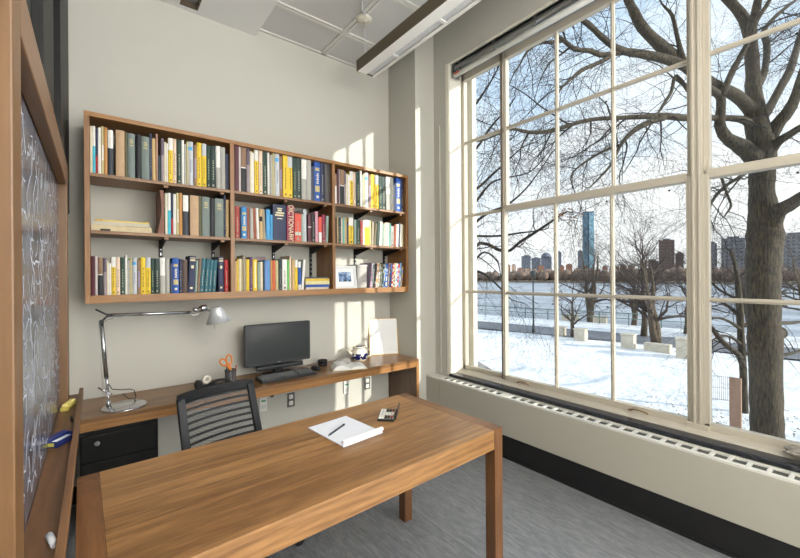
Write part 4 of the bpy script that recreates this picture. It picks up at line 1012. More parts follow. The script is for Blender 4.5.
MB().lathe([(0,0),(.050,0),(.066,.018),(.074,.045),(.070,.072),(.056,.090),(.053,.094)], (0,0,0), 36).build('body', M_gl, tp, local=True)
MB().lathe([(.050,.092),(.056,.094),(.056,.116),(.050,.120),(.047,.118),(.047,.10)], (0,0,0), 32).build('rim', M_cer, tp, local=True)
MB().lathe([(.0565,.108),(.058,.110),(.0565,.114)], (0,0,0), 32).lathe([(0,.112),(.046,.112),(.044,.118),(0,.121)], (0,0,0), 32).build('lid', M_navyg, tp, local=True)
MB().tube([(.060,-.02,.078),(.090,-.03,.088),(.108,-.036,.070),(.104,-.035,.044),(.068,-.022,.026)], [.007,.007,.0075,.007,.007], 10).build('handle', M_cer, tp, local=True)
MB().tube([(-.058,.01,.05),(-.085,.016,.072),(-.100,.018,.096),(-.118,.02,.104)], [.014,.011,.008,.007], 12).build('spout', M_cer, tp, local=True)
# leaning frame in the corner
framed('picture_frame', 'thin gold framed white sheet leaning in the counter corner', 'picture frame', (2.276,3.150,ZT), R(-24), .300, .368, 8, paint('gold_frame', (176,142,80), .4, .4), None, .008)

# ------------------------------------------------------------------ table
tb = thing('work_table', 'large cherry wood table with square legs in the foreground', 'table', (.716,1.456,0), R(1.3))
L2, Wd = .765, .35
MB().box(-L2+.062,-Wd+.0,.718,L2-.062,Wd,.74).build('tabletop', W_top, tb, local=True, bevel=.0015)
for s_ in (-1,1):
    x0, x1 = (L2-.0618, L2) if s_ > 0 else (-L2, -L2+.0618)
    xa, xb = (x0, x1-.0) 
    q = MB().box(x0,-Wd+.0565,.718,x1,Wd-.0565,.74)
    for sy in (-1,1): 
        if s_>0: q.box(x0,sy*Wd,.718,x1-.0565,sy*(Wd-.0565),.74)
        else: q.box(x0+.0565,sy*Wd,.718,x1,sy*(Wd-.0565),.74)
    q.build('end_board', W_cap, tb, local=True, bevel=.001)
    for sy in (-1,1):
        MB().box(s_*L2, sy*Wd, 0, s_*(L2-.056), sy*(Wd-.056), .7402).build('leg', W_leg, tb, local=True, bevel=.0015)
MB().box(-L2+.057,-Wd+.002,.650,L2-.057,-Wd+.024,.7175).build('apron', W_top, tb, local=True, bevel=.001)
MB().box(-L2+.057,Wd-.024,.650,L2-.057,Wd-.002,.7175).build('apron', W_top, tb, local=True, bevel=.001)
for s_ in (-1,1): MB().box(s_*(L2-.002),-Wd+.057,.650,s_*(L2-.024),Wd-.057,.7175).build('apron', W_cap, tb, local=True)
# note pad
npd = thing('note_pad', 'white writing pad with curled lower edge on the table', 'note pad', (.895,1.548,.7405), R(5.5))
q = MB().box(-.108,-.138,0,.108,.145,.004)
q.build('page_block', paint('pad_paper', (224,227,236), .8, var=.01), npd, local=True)
# curled first pages at the near edge
cur = MB(); pr = [(-.138+.0, .004)]
roll=[]
for k in range(15):
    t = -PI/2 + 2*PI*.86*k/14; rr=.012-.0003*k; roll.append((-.134+ -rr*math.cos(t)*-1*1.0, .0165+rr*math.sin(t)))
outer = roll; inner = [(-.134+(a+.134)*.88, .0165+(b-.0165)*.88) for a,b in roll]
cur.prism(outer+inner[::-1], -.108,.108,'x')
cur.build('curled_sheet', paint('pad_paper2', (230,233,240), .8, var=.01), npd, local=True)
MB().box(-.108,.1452,0,.108,.1465,.0045).box(-.108,-.138,-.0001,.108,.1452,.0).build('backing', paint('pad_back', (60,64,90), .7), npd, local=True)
tag(MB().cyl((.806,1.533,.7495),(.905,1.590,.7495),.0042,n=12).cyl((.905,1.590,.7495),(.918,1.5975,.7495),.0046,n=12).cyl((.806,1.533,.7495),(.797,1.528,.7495),.0038,.001,n=12).build('pen', paint('dark_pen', (40,54,62), .4)), 'dark pen lying on the white writing pad', 'pen')
# calculator
cal = thing('calculator', 'flip-up desk calculator with hinged lid near the table end', 'calculator', (1.147,1.566,.7405), R(-44))
MB().hexa([(-.042,-.062,0),(.042,-.062,0),(.042,.066,0),(-.042,.066,0),(-.040,-.060,.010),(.040,-.060,.010),(.040,.064,.020),(-.040,.064,.020)]).build('body', M_plastic, cal, local=True, bevel=.002)
MB().hexa([(-.038,-.057,.0104),(.037,-.057,.0104),(.037,.060,.0198),(-.038,.060,.0198),(-.038,-.057,.0110),(.037,-.057,.0110),(.037,.060,.0205),(-.038,.060,.0205)]).build('keypad', paint('calc_face', (170,158,140), .45, .2), cal, local=True)
for i in range(5):
    for j in range(6):
        x = -.036+i*.0145; yy = -.054+j*.0185; zz=.0108+(yy+.057)/.117*.0094
        kmat = paint('calc_key_white', (222,222,218), .5) if i<2 or j in (2,3) else (paint('calc_key_red', (180,48,48), .5) if (i==4 and j in (1,4)) else paint('calc_key_dark', (52,52,56), .5))
        MB().box(x,yy,zz,x+.0110,yy+.0135,zz+.004).build('key', kmat, cal, local=True)
Ml = Matrix.Translation((.042,0,.006)) @ Matrix.Rotation(R(12),4,'Y')
MB().box(0,-.050,0,.007,.060,.050,M=Ml).build('lid', paint('calc_lid', (60,60,66), .35, .3), cal, local=True, bevel=.001)
MB().box(-.0012,-.036,.016,0,.046,.042,M=Ml).build('screen', paint('calc_screen', (140,146,140), .25), cal, local=True)

# ------------------------------------------------------------------ task chair
cr_ = thing('office_chair', 'black task chair with ribbed mesh back tucked at the table', 'office chair', (.570,1.962,0), R(193))
# local: back plane faces -y, seat towards +y ; back bottom z .52, top .90
def backpt(s_, t_):   # s -1..1 across, t 0..1 up
    wv = .192 - .006*t_; z_ = .46+.385*t_
    y_ = -.185-.12*t_ + .030*(s_*s_)
    return Vector((s_*wv, y_, z_))
fr = MB(); M_fr = paint('chair_black', (12,13,17), .5, var=.04, spec=.35)
def strip(path, wd, th, mi=0, mb=fr):
    """flat band following path points (list of (p, dir across))"""
    vs=[]
    for p, ac, nn in path:
        for a,b in ((-1,-1),(1,-1),(1,1),(-1,1)): vs.append(p+ac*wd*a+nn*th*b)
    fs=[]
    for i in range(len(path)-1):
        for k in range(4): fs.append((i*4+k,i*4+(k+1)%4,(i+1)*4+(k+1)%4,(i+1)*4+k))
    fs += [(3,2,1,0), tuple(len(vs)-4+k for k in range(4))]
    mb.add(vs, fs, mi, False)
ny = Vector((0,1,0)); zx = Vector((0,0,1)); xx_ = Vector((1,0,0))
for s_ in (-1,1): strip([(backpt(s_, k/14), xx_, ny) for k in range(15)], .019, .011)
strip([(backpt(-1.09+2.18*k/20, 1.0)+Vector((0,0,-.004*(abs(-1.09+2.18*k/20))**4)), zx, ny) for k in range(21)], .024, .012)
strip([(backpt(-1+2*k/14, .02), zx, ny) for k in range(15)], .018, .011)
fr.build('back_frame', M_fr, cr_, local=True, bevel=.004)
ms = MB(); vs=[]; fs=[]
for i in range(13):
    for j in range(13): vs.append(backpt(-.95+1.9*i/12, .04+.93*j/12))
for i in range(12):
    for j in range(12): a=i*13+j; fs.append((a,a+13,a+14,a+1))
ms.add(vs,fs,0,True)
ms.build('back_mesh', m_mesh('chair_mesh', (88,87,88), (.3,.62), (240,240,240)), cr_, local=True)
for k in range(11):
    t_ = .09+k*.083; q = MB()
    strip([(backpt(-.93+1.86*i/12, t_)+Vector((0,-.003,0)), zx, ny) for i in range(13)], .006, .003, 0, q)
    q.build('back_rib', M_fr, cr_, local=True)
q = MB(); strip([(Vector((0,-.235,.56)),xx_,ny),(Vector((0,-.235,.50)),xx_,ny),(Vector((0,-.20,.42)),xx_,ny),(Vector((0,-.05,.395)),xx_,zx),(Vector((0,.05,.395)),xx_,zx)], .03,.014,0,q)
q.build('back_support', M_fr, cr_, local=True, bevel=.004)
MB().rbox(-.235,-.20,.425,.235,.25,.485,.09,'z',8).build('seat', paint('chair_fabric', (38,40,44), .9, var=.1, scale=90), cr_, local=True, bevel=.015, seg=3)
MB().box(-.09,-.08,.385,.09,.10,.426).build('tilt_mechanism', M_plastic, cr_, local=True, bevel=.006)
MB().cyl((0,0,.10),(0,0,.27),.026).cyl((0,0,.27),(0,0,.39),.015).build('gas_column', M_plastic, cr_, local=True)
for k in range(5):
    a = 2*PI*k/5+.5; dx,dy = math.cos(a),math.sin(a)
    lg = MB().tube([(0,0,.105),(dx*.12,dy*.12,.10),(dx*.29,dy*.29,.070)], [.026,.021,.014], 10).build('leg', M_fr, cr_, local=True)
    MB().cyl((dx*.285-dy*.020,dy*.285+dx*.020,.028),(dx*.285+dy*.020,dy*.285-dx*.020,.028),.028,n=20).cyl((dx*.285,dy*.285,.03),(dx*.285,dy*.285,.07),.007,n=10).build('caster', M_plastic, lg, local=True)
LIMBS=[
 [(11.73, 1.7, -2.59, 0.339), (11.73, 1.7, -2.03, 0.299), (11.72, 1.71, -1.36, 0.294), (11.71, 1.72, -0.24, 0.3), (11.69, 1.73, 0.42, 0.292), (11.68, 1.74, 0.98, 0.292), (11.68, 1.74, 1.54, 0.3), (11.7, 1.72, 1.99, 0.324), (11.72, 1.71, 2.32, 0.324), (11.71, 1.72, 2.77, 0.276), (11.67, 1.75, 3.21, 0.236), (11.68, 1.75, 3.55, 0.228), (11.68, 1.74, 3.88, 0.236), (11.68, 1.74, 4.22, 0.244), (11.6, 1.81, 4.77, 0.213), (11.55, 1.85, 5.33, 0.164), (11.53, 1.86, 5.89, 0.132), (11.5, 1.88, 6.45, 0.124), (11.45, 1.92, 6.9, 0.116), (11.33, 2.02, 7.25, 0.1), (11.03, 2.25, 7.66, 0.085), (10.7, 2.51, 8.02, 0.07)],
 [(11.5, 1.88, 6.34, 0.099), (11.25, 1.83, 6.77, 0.088), (11.05, 1.73, 7.07, 0.078), (10.85, 1.63, 7.34, 0.061), (10.66, 1.53, 7.8, 0.044)],
 [(11.53, 1.86, 5.07, 0.148), (10.97, 2.06, 5.36, 0.115), (10.34, 2.32, 5.51, 0.116), (9.68, 2.6, 5.8, 0.117), (9.04, 2.87, 6.13, 0.11), (8.55, 3.02, 6.38, 0.093), (8.22, 3.04, 6.55, 0.083), (7.9, 3.06, 6.74, 0.065), (7.54, 3.1, 7.07, 0.048)],
 [(9.28, 2.49, 5.61, 0.096), (8.69, 2.72, 5.67, 0.089), (8.14, 2.91, 5.65, 0.077), (7.65, 3.07, 5.62, 0.064), (7.21, 3.18, 5.73, 0.051), (6.84, 3.23, 5.83, 0.047), (6.49, 3.27, 5.86, 0.039), (6.1, 3.34, 5.92, 0.031)],
 [(7.71, 3.09, 5.61, 0.057), (7.21, 3.18, 5.42, 0.045), (6.78, 3.21, 5.36, 0.041), (6.34, 3.25, 5.25, 0.037), (5.96, 3.25, 5.26, 0.03), (5.59, 3.23, 5.27, 0.019)],
 [(7.38, 3.1, 5.43, 0.038), (6.9, 3.13, 5.15, 0.036), (6.4, 3.17, 4.88, 0.033), (5.98, 3.15, 4.58, 0.023), (5.59, 3.1, 4.29, 0.016)],
 [(6.39, 3.49, 5.52, 0.029), (6.01, 3.51, 5.37, 0.028), (5.66, 3.51, 5.22, 0.026), (5.32, 3.5, 4.95, 0.019), (5.04, 3.43, 4.64, 0.014), (4.78, 3.36, 4.38, 0.01)],
 [(11.51, 1.88, 4.75, 0.099), (11.07, 2.0, 4.84, 0.072), (10.31, 2.38, 4.8, 0.067), (9.74, 2.61, 4.73, 0.071), (9.16, 2.84, 4.7, 0.071), (8.59, 3.08, 4.62, 0.051), (8.08, 3.25, 4.53, 0.044), (7.55, 3.45, 4.44, 0.038), (7.13, 3.57, 4.32, 0.037), (6.73, 3.66, 4.16, 0.037), (6.31, 3.77, 4.01, 0.037), (5.92, 3.86, 3.94, 0.033), (5.55, 3.93, 3.93, 0.024), (5.24, 3.95, 3.8, 0.019), (4.9, 4.0, 3.63, 0.014), (4.58, 4.03, 3.53, 0.011)],
 [(8.81, 2.73, 4.54, 0.057), (8.45, 2.86, 4.41, 0.055), (8.1, 2.97, 4.23, 0.052), (7.84, 3.02, 4.05, 0.042), (7.6, 3.05, 3.84, 0.032), (7.4, 3.05, 3.62, 0.025), (7.18, 3.06, 3.39, 0.022), (6.91, 3.11, 3.16, 0.017), (6.65, 3.16, 2.96, 0.012)],
 [(7.71, 3.09, 3.88, 0.028), (7.37, 3.21, 3.75, 0.026), (7.04, 3.31, 3.57, 0.021), (6.75, 3.39, 3.39, 0.018), (6.51, 3.42, 3.18, 0.014), (6.43, 3.33, 2.91, 0.009)],
 [(11.61, 1.8, 3.99, 0.196), (11.21, 2.0, 4.26, 0.157), (10.84, 2.18, 4.43, 0.117), (10.6, 2.25, 4.68, 0.1), (10.51, 2.21, 5.0, 0.085), (10.38, 2.2, 5.22, 0.081), (10.07, 2.33, 5.35, 0.075), (9.73, 2.48, 5.59, 0.066), (9.46, 2.58, 5.83, 0.053), (9.26, 2.62, 6.19, 0.041), (9.06, 2.66, 6.63, 0.033)],
 [(10.35, 2.16, 5.2, 0.064), (10.46, 2.01, 5.68, 0.063), (10.56, 1.89, 5.99, 0.056), (10.64, 1.77, 6.3, 0.054), (10.72, 1.66, 6.68, 0.045), (10.87, 1.49, 7.06, 0.037)],
 [(11.65, 1.77, 4.89, 0.13), (12.01, 1.65, 5.25, 0.09), (12.38, 1.53, 5.73, 0.082), (12.75, 1.41, 6.21, 0.079), (13.07, 1.33, 6.8, 0.069), (13.39, 1.24, 7.43, 0.058), (13.8, 1.09, 8.12, 0.041)],
 [(11.72, 1.71, 4.33, 0.178), (11.74, 1.52, 4.7, 0.134), (11.76, 1.34, 4.95, 0.114), (11.71, 1.21, 5.23, 0.096), (11.62, 1.11, 5.59, 0.08), (11.59, 0.96, 6.15, 0.063), (11.61, 0.78, 6.78, 0.041)],
 [(11.6, 1.8, 5.67, 0.098), (11.9, 1.75, 5.94, 0.074), (12.15, 1.73, 6.38, 0.067), (12.37, 1.75, 6.84, 0.068), (12.51, 1.82, 7.21, 0.057), (12.86, 1.72, 7.59, 0.045), (13.29, 1.57, 7.95, 0.038), (13.72, 1.4, 8.27, 0.026)],
 [(11.73, 1.7, 4.04, 0.146), (11.6, 1.49, 4.29, 0.093), (11.45, 1.29, 4.37, 0.074), (11.32, 1.07, 4.46, 0.063), (11.38, 0.71, 4.67, 0.039)],
 [(11.74, 1.7, 2.25, 0.226), (11.52, 1.49, 2.76, 0.154), (11.28, 1.29, 2.86, 0.132), (11.05, 1.09, 2.96, 0.111), (10.92, 0.81, 3.17, 0.091), (10.91, 0.44, 3.45, 0.06)],
 [(11.59, 1.81, 3.82, 0.098), (11.25, 1.89, 3.71, 0.045), (10.86, 2.0, 3.52, 0.039), (10.48, 2.11, 3.34, 0.032), (10.11, 2.22, 3.08, 0.029), (9.81, 2.26, 2.82, 0.024), (9.48, 2.33, 2.5, 0.017)],
 [(10.19, 2.15, 3.51, 0.027), (10.05, 2.07, 3.25, 0.028), (9.92, 1.98, 2.99, 0.024), (9.77, 1.91, 2.79, 0.021), (9.5, 1.93, 2.61, 0.015)],
 [(10.18, 2.67, 5.4, 0.042), (9.59, 2.75, 5.62, 0.038), (9.15, 2.71, 5.14, 0.033), (8.69, 2.7, 4.77, 0.029), (8.27, 2.65, 4.49, 0.022)],
 [(11.8, 1.65, 0.09, 0.129), (12.28, 1.58, 0.09, 0.107), (12.66, 1.61, 0.06, 0.109)],
]
LIMBS_B=[
 [(8.2, 7.55, 0.77, 0.197), (8.2, 7.54, 2.2, 0.169), (8.17, 7.57, 3.62, 0.141), (8.06, 7.65, 5.34, 0.113), (7.96, 7.73, 6.76, 0.085)],
 [(8.2, 7.54, 1.85, 0.127), (8.22, 6.89, 2.35, 0.069), (8.33, 6.16, 2.07, 0.06), (8.21, 5.63, 2.28, 0.054), (8.07, 5.1, 2.47, 0.046), (7.9, 4.59, 2.65, 0.037), (7.67, 4.14, 2.77, 0.021)],
 [(8.18, 7.56, 2.48, 0.085), (8.19, 7.04, 2.91, 0.059), (8.19, 6.53, 3.14, 0.052), (8.21, 6.0, 3.25, 0.039), (8.22, 5.49, 3.54, 0.028), (8.15, 5.03, 3.91, 0.02)],
 [(8.16, 7.57, 2.63, 0.085), (8.25, 6.99, 2.55, 0.051), (8.4, 6.37, 2.51, 0.041), (8.47, 5.8, 2.54, 0.032), (8.45, 5.31, 2.54, 0.023), (8.29, 4.92, 2.56, 0.017)],
 [(8.2, 7.54, 1.63, 0.084), (8.21, 6.9, 1.56, 0.053), (8.06, 6.38, 1.35, 0.04), (7.87, 5.89, 1.08, 0.029), (7.62, 5.45, 0.89, 0.018)],
 [(8.14, 7.59, 3.62, 0.085), (8.12, 6.97, 3.79, 0.053), (8.08, 6.36, 4.07, 0.043), (7.99, 5.8, 4.3, 0.031), (7.84, 5.28, 4.45, 0.022)],
 [(8.11, 7.62, 4.77, 0.085), (8.12, 6.97, 4.88, 0.053), (8.05, 6.39, 5.29, 0.04), (7.92, 5.86, 5.49, 0.029), (7.7, 5.39, 5.6, 0.02)],
 [(8.07, 7.65, 5.62, 0.073), (8.02, 7.05, 5.92, 0.054), (7.93, 6.48, 6.22, 0.038), (7.79, 5.96, 6.52, 0.026), (7.53, 5.53, 6.72, 0.02)],
 [(8.19, 7.55, 3.2, 0.068), (8.19, 7.04, 3.46, 0.051), (8.2, 6.53, 3.88, 0.039), (8.18, 6.03, 3.94, 0.029), (8.32, 5.41, 3.98, 0.021), (8.34, 4.89, 4.38, 0.015)],
 [(8.2, 7.54, 1.2, 0.068), (7.96, 6.88, 1.83, 0.047), (7.66, 6.27, 2.05, 0.034), (7.37, 5.65, 1.77, 0.025)],
]
LIMBS_C=[
 [(13.83, 2.46, -2.66, 0.102), (13.84, 2.46, -1.98, 0.089), (13.82, 2.47, -1.16, 0.085), (13.78, 2.5, -0.34, 0.082), (13.77, 2.52, 0.48, 0.082), (13.73, 2.55, 1.16, 0.07), (13.67, 2.6, 1.7, 0.049), (13.56, 2.68, 2.11, 0.031)],
 [(13.82, 2.47, -1.05, 0.081), (13.5, 2.52, -0.69, 0.069), (13.1, 2.62, -0.49, 0.064), (12.66, 2.75, -0.17, 0.056), (12.29, 2.83, 0.14, 0.044), (11.89, 2.94, 0.36, 0.032), (11.45, 3.07, 0.48, 0.02)],
 [(13.81, 2.49, -0.07, 0.053), (13.29, 2.64, 0.18, 0.037), (12.79, 2.78, 0.31, 0.03), (12.31, 2.9, 0.28, 0.02)],
 [(13.8, 2.49, -0.48, 0.045), (13.33, 2.6, -0.25, 0.032), (12.87, 2.72, -0.16, 0.026), (12.33, 2.89, -0.28, 0.018)],
 [(13.79, 2.5, 0.26, 0.061), (13.77, 2.77, 0.57, 0.042), (13.76, 3.03, 0.73, 0.033), (13.79, 3.27, 0.77, 0.023)],
 [(13.81, 2.48, 0.04, 0.061), (14.7, 2.26, 0.1, 0.054), (15.71, 1.94, 0.02, 0.05), (16.66, 1.67, -0.0, 0.042), (17.64, 1.37, 0.13, 0.03)],
 [(13.82, 2.47, -0.67, 0.053), (14.8, 2.18, -0.8, 0.049), (15.75, 1.91, -0.91, 0.045), (16.7, 1.63, -0.85, 0.038), (17.68, 1.34, -0.74, 0.025)],
 [(13.77, 2.52, 0.75, 0.041), (13.98, 2.99, 1.0, 0.035), (14.29, 3.38, 1.41, 0.028), (14.76, 3.64, 1.84, 0.02)],
]
# ------------------------------------------------------------------ outdoors
GZ = -2.35
def m_snow():
    m, nt, b = newmat('trodden_snow'); N, Lk = nt.nodes, nt.links
    tc = N.new('ShaderNodeTexCoord'); n = N.new('ShaderNodeTexNoise'); n.inputs['Scale'].default_value = .9; n.inputs['Detail'].default_value = 8; n.inputs['Roughness'].default_value=.7; Lk.new(tc.outputs['Object'], n.inputs['Vector'])
    cr = N.new('ShaderNodeValToRGB'); e = cr.color_ramp.elements; e[0].position=.30; e[0].color = lin((214,216,220)); e[1].position=.55; e[1].color = lin((250,250,250)); Lk.new(n.outputs['Fac'], cr.inputs[0]); Lk.new(cr.outputs[0], b.inputs['Base Color'])
    bp = N.new('ShaderNodeBump'); bp.inputs['Strength'].default_value=.6; bp.inputs['Distance'].default_value=.15; n2 = N.new('ShaderNodeTexNoise'); n2.inputs['Scale'].default_value=3; n2.inputs['Detail'].default_value=6; Lk.new(tc.outputs['Object'], n2.inputs['Vector']); Lk.new(n2.outputs['Fac'], bp.inputs['Height']); Lk.new(bp.outputs[0], b.inputs['Normal'])
    b.inputs['Roughness'].default_value=.8; return m
M_snow = m_snow()
# lawn with slight undulation
rr = random.Random(4)
g = MB(); NX, NY = 28, 44
def gx(i): return 2.96+ (26.0-2.96)*(i/NX)**1.3
def gy(j): return -20+55*j/NY
def gh(x,y): return GZ+ .05*math.sin(x*.9+y*.4)*math.sin(y*.6)*min(1,(x-3)/5)
g.add([(gx(i),gy(j),gh(gx(i),gy(j))) for i in range(NX+1) for j in range(NY+1)], [(i*(NY+1)+j,(i+1)*(NY+1)+j,(i+1)*(NY+1)+j+1,i*(NY+1)+j+1) for i in range(NX) for j in range(NY)],0,True)
struct(g.build('snow_ground', M_snow), 'snow covered lawn sloping to the road')
def quadstrip(x0, x1, z, y0=-60, y1=140, sl=-.15):
    return [(x0+sl*y0,y0,z),(x1+sl*y0,y0,z),(x1+sl*y1,y1,z),(x0+sl*y1,y1,z)]
q = MB(); v = quadstrip(24.55,28.3,GZ+.05); q.add(v,[(0,1,2,3)]); v2=[(a,b,c-.1) for a,b,c in v]; q.add(v2,[(3,2,1,0)])
struct(q.build('road', paint('asphalt', (122,124,130), .7, var=.12, scale=1.5)), 'grey asphalt road across the lawn')
q = MB(); q.add(quadstrip(28.3,33.2,GZ+.04),[(0,1,2,3)]); q.add(quadstrip(33.2,33.3,GZ+.04),[(0,1,2,3)])
q.add([(33.3+9,-60,GZ+.04),(33.3-21,140,GZ+.04),(33.4-21,140,-4.6),(33.4+9,-60,-4.6)],[(0,1,2,3)])
struct(q.build('snow_bank', M_snow), 'snow strip between road and river')
def m_river():
    m, nt, b = newmat('icy_river'); N, Lk = nt.nodes, nt.links
    tc = N.new('ShaderNodeTexCoord'); mp = N.new('ShaderNodeMapping'); mp.inputs['Scale'].default_value=(.05,.012,1); Lk.new(tc.outputs['Object'], mp.inputs[0])
    n = N.new('ShaderNodeTexNoise'); n.inputs['Scale'].default_value = 3; n.inputs['Detail'].default_value = 6; Lk.new(mp.outputs[0], n.inputs['Vector'])
    cr = N.new('ShaderNodeValToRGB'); e = cr.color_ramp.elements; e[0].position=.36; e[0].color = lin((104,116,130)); e[1].position=.62; e[1].color = lin((168,178,190)); Lk.new(n.outputs['Fac'], cr.inputs[0]); Lk.new(cr.outputs[0], b.inputs['Base Color']); b.inputs['Roughness'].default_value=.35; return m
q = MB().add([(12,-500,-4.4),(330,-500,-4.4),(330,900,-4.4),(12,900,-4.4)],[(0,1,2,3)])
struct(q.build('river', m_river()), 'wide pale half frozen river')
q = MB().add([(300,-900,-3.4),(3000,-1500,2),(3000,2600,2),(300,1400,-3.4)],[(0,1,2,3)]).add([(300,-900,-3.4),(300,1400,-3.4),(298,1400,-4.5),(298,-900,-4.5)],[(0,1,2,3)])
struct(q.build('far_bank', paint('far_ground', (138,122,104), .9, var=.2, scale=.02)), 'brown far bank of the river')

# bark and twigs
def m_bark(name, a, c):
    m, nt, b = newmat(name); N, Lk = nt.nodes, nt.links
    tc = N.new('ShaderNodeTexCoord'); mp = N.new('ShaderNodeMapping'); mp.inputs['Scale'].default_value=(16,16,2.4); Lk.new(tc.outputs['Object'], mp.inputs[0])
    n = N.new('ShaderNodeTexNoise'); n.inputs['Scale'].default_value = 2.2; n.inputs['Detail'].default_value = 7; n.inputs['Distortion'].default_value=.6; Lk.new(mp.outputs[0], n.inputs['Vector'])
    cr = N.new('ShaderNodeValToRGB'); e = cr.color_ramp.elements; e[0].position=.38; e[0].color = lin(a); e[1].position=.66; e[1].color = lin(c); Lk.new(n.outputs['Fac'], cr.inputs[0]); Lk.new(cr.outputs[0], b.inputs['Base Color'])
    bp = N.new('ShaderNodeBump'); bp.inputs['Strength'].default_value=.8; bp.inputs['Distance'].default_value=.03; Lk.new(n.outputs['Fac'], bp.inputs['Height']); Lk.new(bp.outputs[0], b.inputs['Normal']); b.inputs['Roughness'].default_value=.9; return m
M_bark = m_bark('dark_bark', (42,37,30), (86,76,58))
M_twig = paint('twig_bark', (42,37,33), .9, var=.15, scale=5)
M_bark2 = m_bark('pale_bark', (62,54,47), (122,108,90))
M_twig2 = paint('brown_twig', (78,68,62), .9, var=.15, scale=3)
def smooth_path(pts, sub=3):
    """Catmull-Rom through (x,y,z,r) points"""
    o=[]; n=len(pts)
    for i in range(n-1):
        p0=pts[max(0,i-1)];p1=pts[i];p2=pts[i+1];p3=pts[min(n-1,i+2)]
        for k in range(sub):
            t=k/sub; o.append(tuple(.5*((2*b)+(-a+c)*t+(2*a-5*b+4*c-d)*t*t+(-a+3*b-3*c+d)*t**3) for a,b,c,d in zip(p0,p1,p2,p3)))
    o.append(tuple(pts[-1])); return o
def twig(mb, p, d, L, r, lev, rg, droop, nmax=5):
    """wandering tapering twig with side shoots"""
    n = max(3, int(L/.16)) if L < 2 else 9
    pts=[p.copy()]; dd=d.normalized(); st=L/n; rad=[r]
    for i in range(n):
        dd = (dd + Vector((rg.gauss(0,.17),rg.gauss(0,.17),rg.gauss(0,.15)-droop))).normalized()
        pts.append(pts[-1]+dd*st); rad.append(max(.0016, r*(1-.88*(i+1)/n)))
    mb.tube(pts, rad, 4 if r > .012 else 3, 0, False, True)
    if lev > 0:
        for k in range(nmax):
            i = rg.randint(1, n-1); ax = (pts[i+1]-pts[i]).normalized()
            side = Vector((rg.gauss(0,1),rg.gauss(0,1),rg.gauss(0,1))); side = (side-ax*side.dot(ax)).normalized()
            twig(mb, pts[i], (ax*.75+side*.75), L*rg.uniform(.35,.62), rad[i]*.55, lev-1, rg, droop, nmax)
def tree_from(name, label, limbs, bark, tw, seed, dens, tl, rmax=.08, lev=2, droop=.03, group=None):
    base = limbs[0][0]
    t = thing(name, label, 'tree', (base[0],base[1],GZ), 0, group)
    rg = random.Random(seed); b = MB(); w = MB()
    for li, l in enumerate(limbs):
        if li and l[-1][3] < .1:
            a_, b_ = l[-2], l[-1]; l = list(l)+[tuple(b_[i]+(b_[i]-a_[i])*.8+rg.gauss(0,.08) for i in range(3))+(b_[3]*.5,), tuple(b_[i]+(b_[i]-a_[i])*1.5+rg.gauss(0,.15) for i in range(3))+(.005,)]
        if li == 0: l = [(l[0][0],l[0][1],GZ-.1,l[0][3]*1.12)]+list(l)
        sp = smooth_path(l, 3)
        b.tube([q[:3] for q in sp], [max(.004, q[3]*rg.uniform(.95,1.06)) for q in sp], 14 if sp[0][3] > .12 else 8, 0, True, True)
        for i in range(1, len(sp)):
            r = sp[i][3]
            if r > rmax: continue
            k = dens
            while k > 0:
                if rg.random() < k:
                    p = Vector(sp[i][:3]); ax = (p-Vector(sp[i-1][:3])); 
                    if ax.length < 1e-6: ax = Vector((0,0,1))
                    ax.normalize(); sd = Vector((rg.gauss(0,1),rg.gauss(0,1),rg.gauss(0,1)-.25)); sd=(sd-ax*sd.dot(ax)).normalized()
                    big = rg.random() < .33
                    twig(w, p, ax*.6+sd*.8, rg.uniform(.5,1.0)*tl*(1.25 if big else 1), min(r*.5,.019) if big else min(r*.32,.009), lev, rg, droop)
                k -= 1
    b.build('trunk_and_limbs', bark, t)
    tag(w.build('twigs', tw, t), kind='stuff')
    return t
T1 = tree_from('tree', 'huge old bare tree with thick gnarled trunk just outside the right sash', LIMBS, M_bark, M_twig, 7, .74, 1.8)
kn = MB()
MK = Matrix.Translation(LIMBS[-1][-1][:3])
d_ = (Vector(LIMBS[-1][-1][:3])-Vector(LIMBS[-1][0][:3])).normalized()
c0 = Vector(LIMBS[-1][-1][:3]); tocam = (Vector((0,0,1.4))-c0).normalized()
kn.tube([c0-tocam*.02+Vector((0,0,0)), c0+tocam*.05],[.15,.12],20).tube([c0+tocam*.05,c0+tocam*.055],[.105,.07],20,1).tube([c0+tocam*.054,c0+tocam*.06],[.065,.03],20,1)
kn.build('cut_knot', [M_bark, paint('cut_wood', (176,150,120), .8, var=.15, scale=20)], T1)
LIMBS_B = [LIMBS_B[0]]+[[(a,b,c,d*.68) for a,b,c,d in l] for l in LIMBS_B[1:]]
tree_from('tree', 'bare tree at the far left, its limbs spreading into the sidelight', LIMBS_B, M_twig, M_twig, 9, .6, 1.6, lev=2)
tree_from('tree', 'slim bare tree standing close behind the huge trunk', LIMBS_C, M_bark, M_twig, 10, .7, 1.4, lev=1)
# dead leaves still hanging
lf = MB(); rg = random.Random(2)
for k in range(90):
    c = Vector((7.66+rg.gauss(0,.16),4.14+rg.gauss(0,.2),2.72+rg.gauss(0,.07))); a = Vector((rg.gauss(0,1),rg.gauss(0,1),rg.gauss(0,1))).normalized()*.035; b_ = a.orthogonal().normalized()*.018
    n_ = a.cross(b_).normalized()*.0015
    lf.hexa([c-a-n_,c+b_-n_,c+a-n_,c-b_-n_,c-a+n_,c+b_+n_,c+a+n_,c-b_+n_])
tag(lf.build('dead_leaves', paint('dead_leaf', (132,100,74), .8, var=.2), T1), kind='stuff')

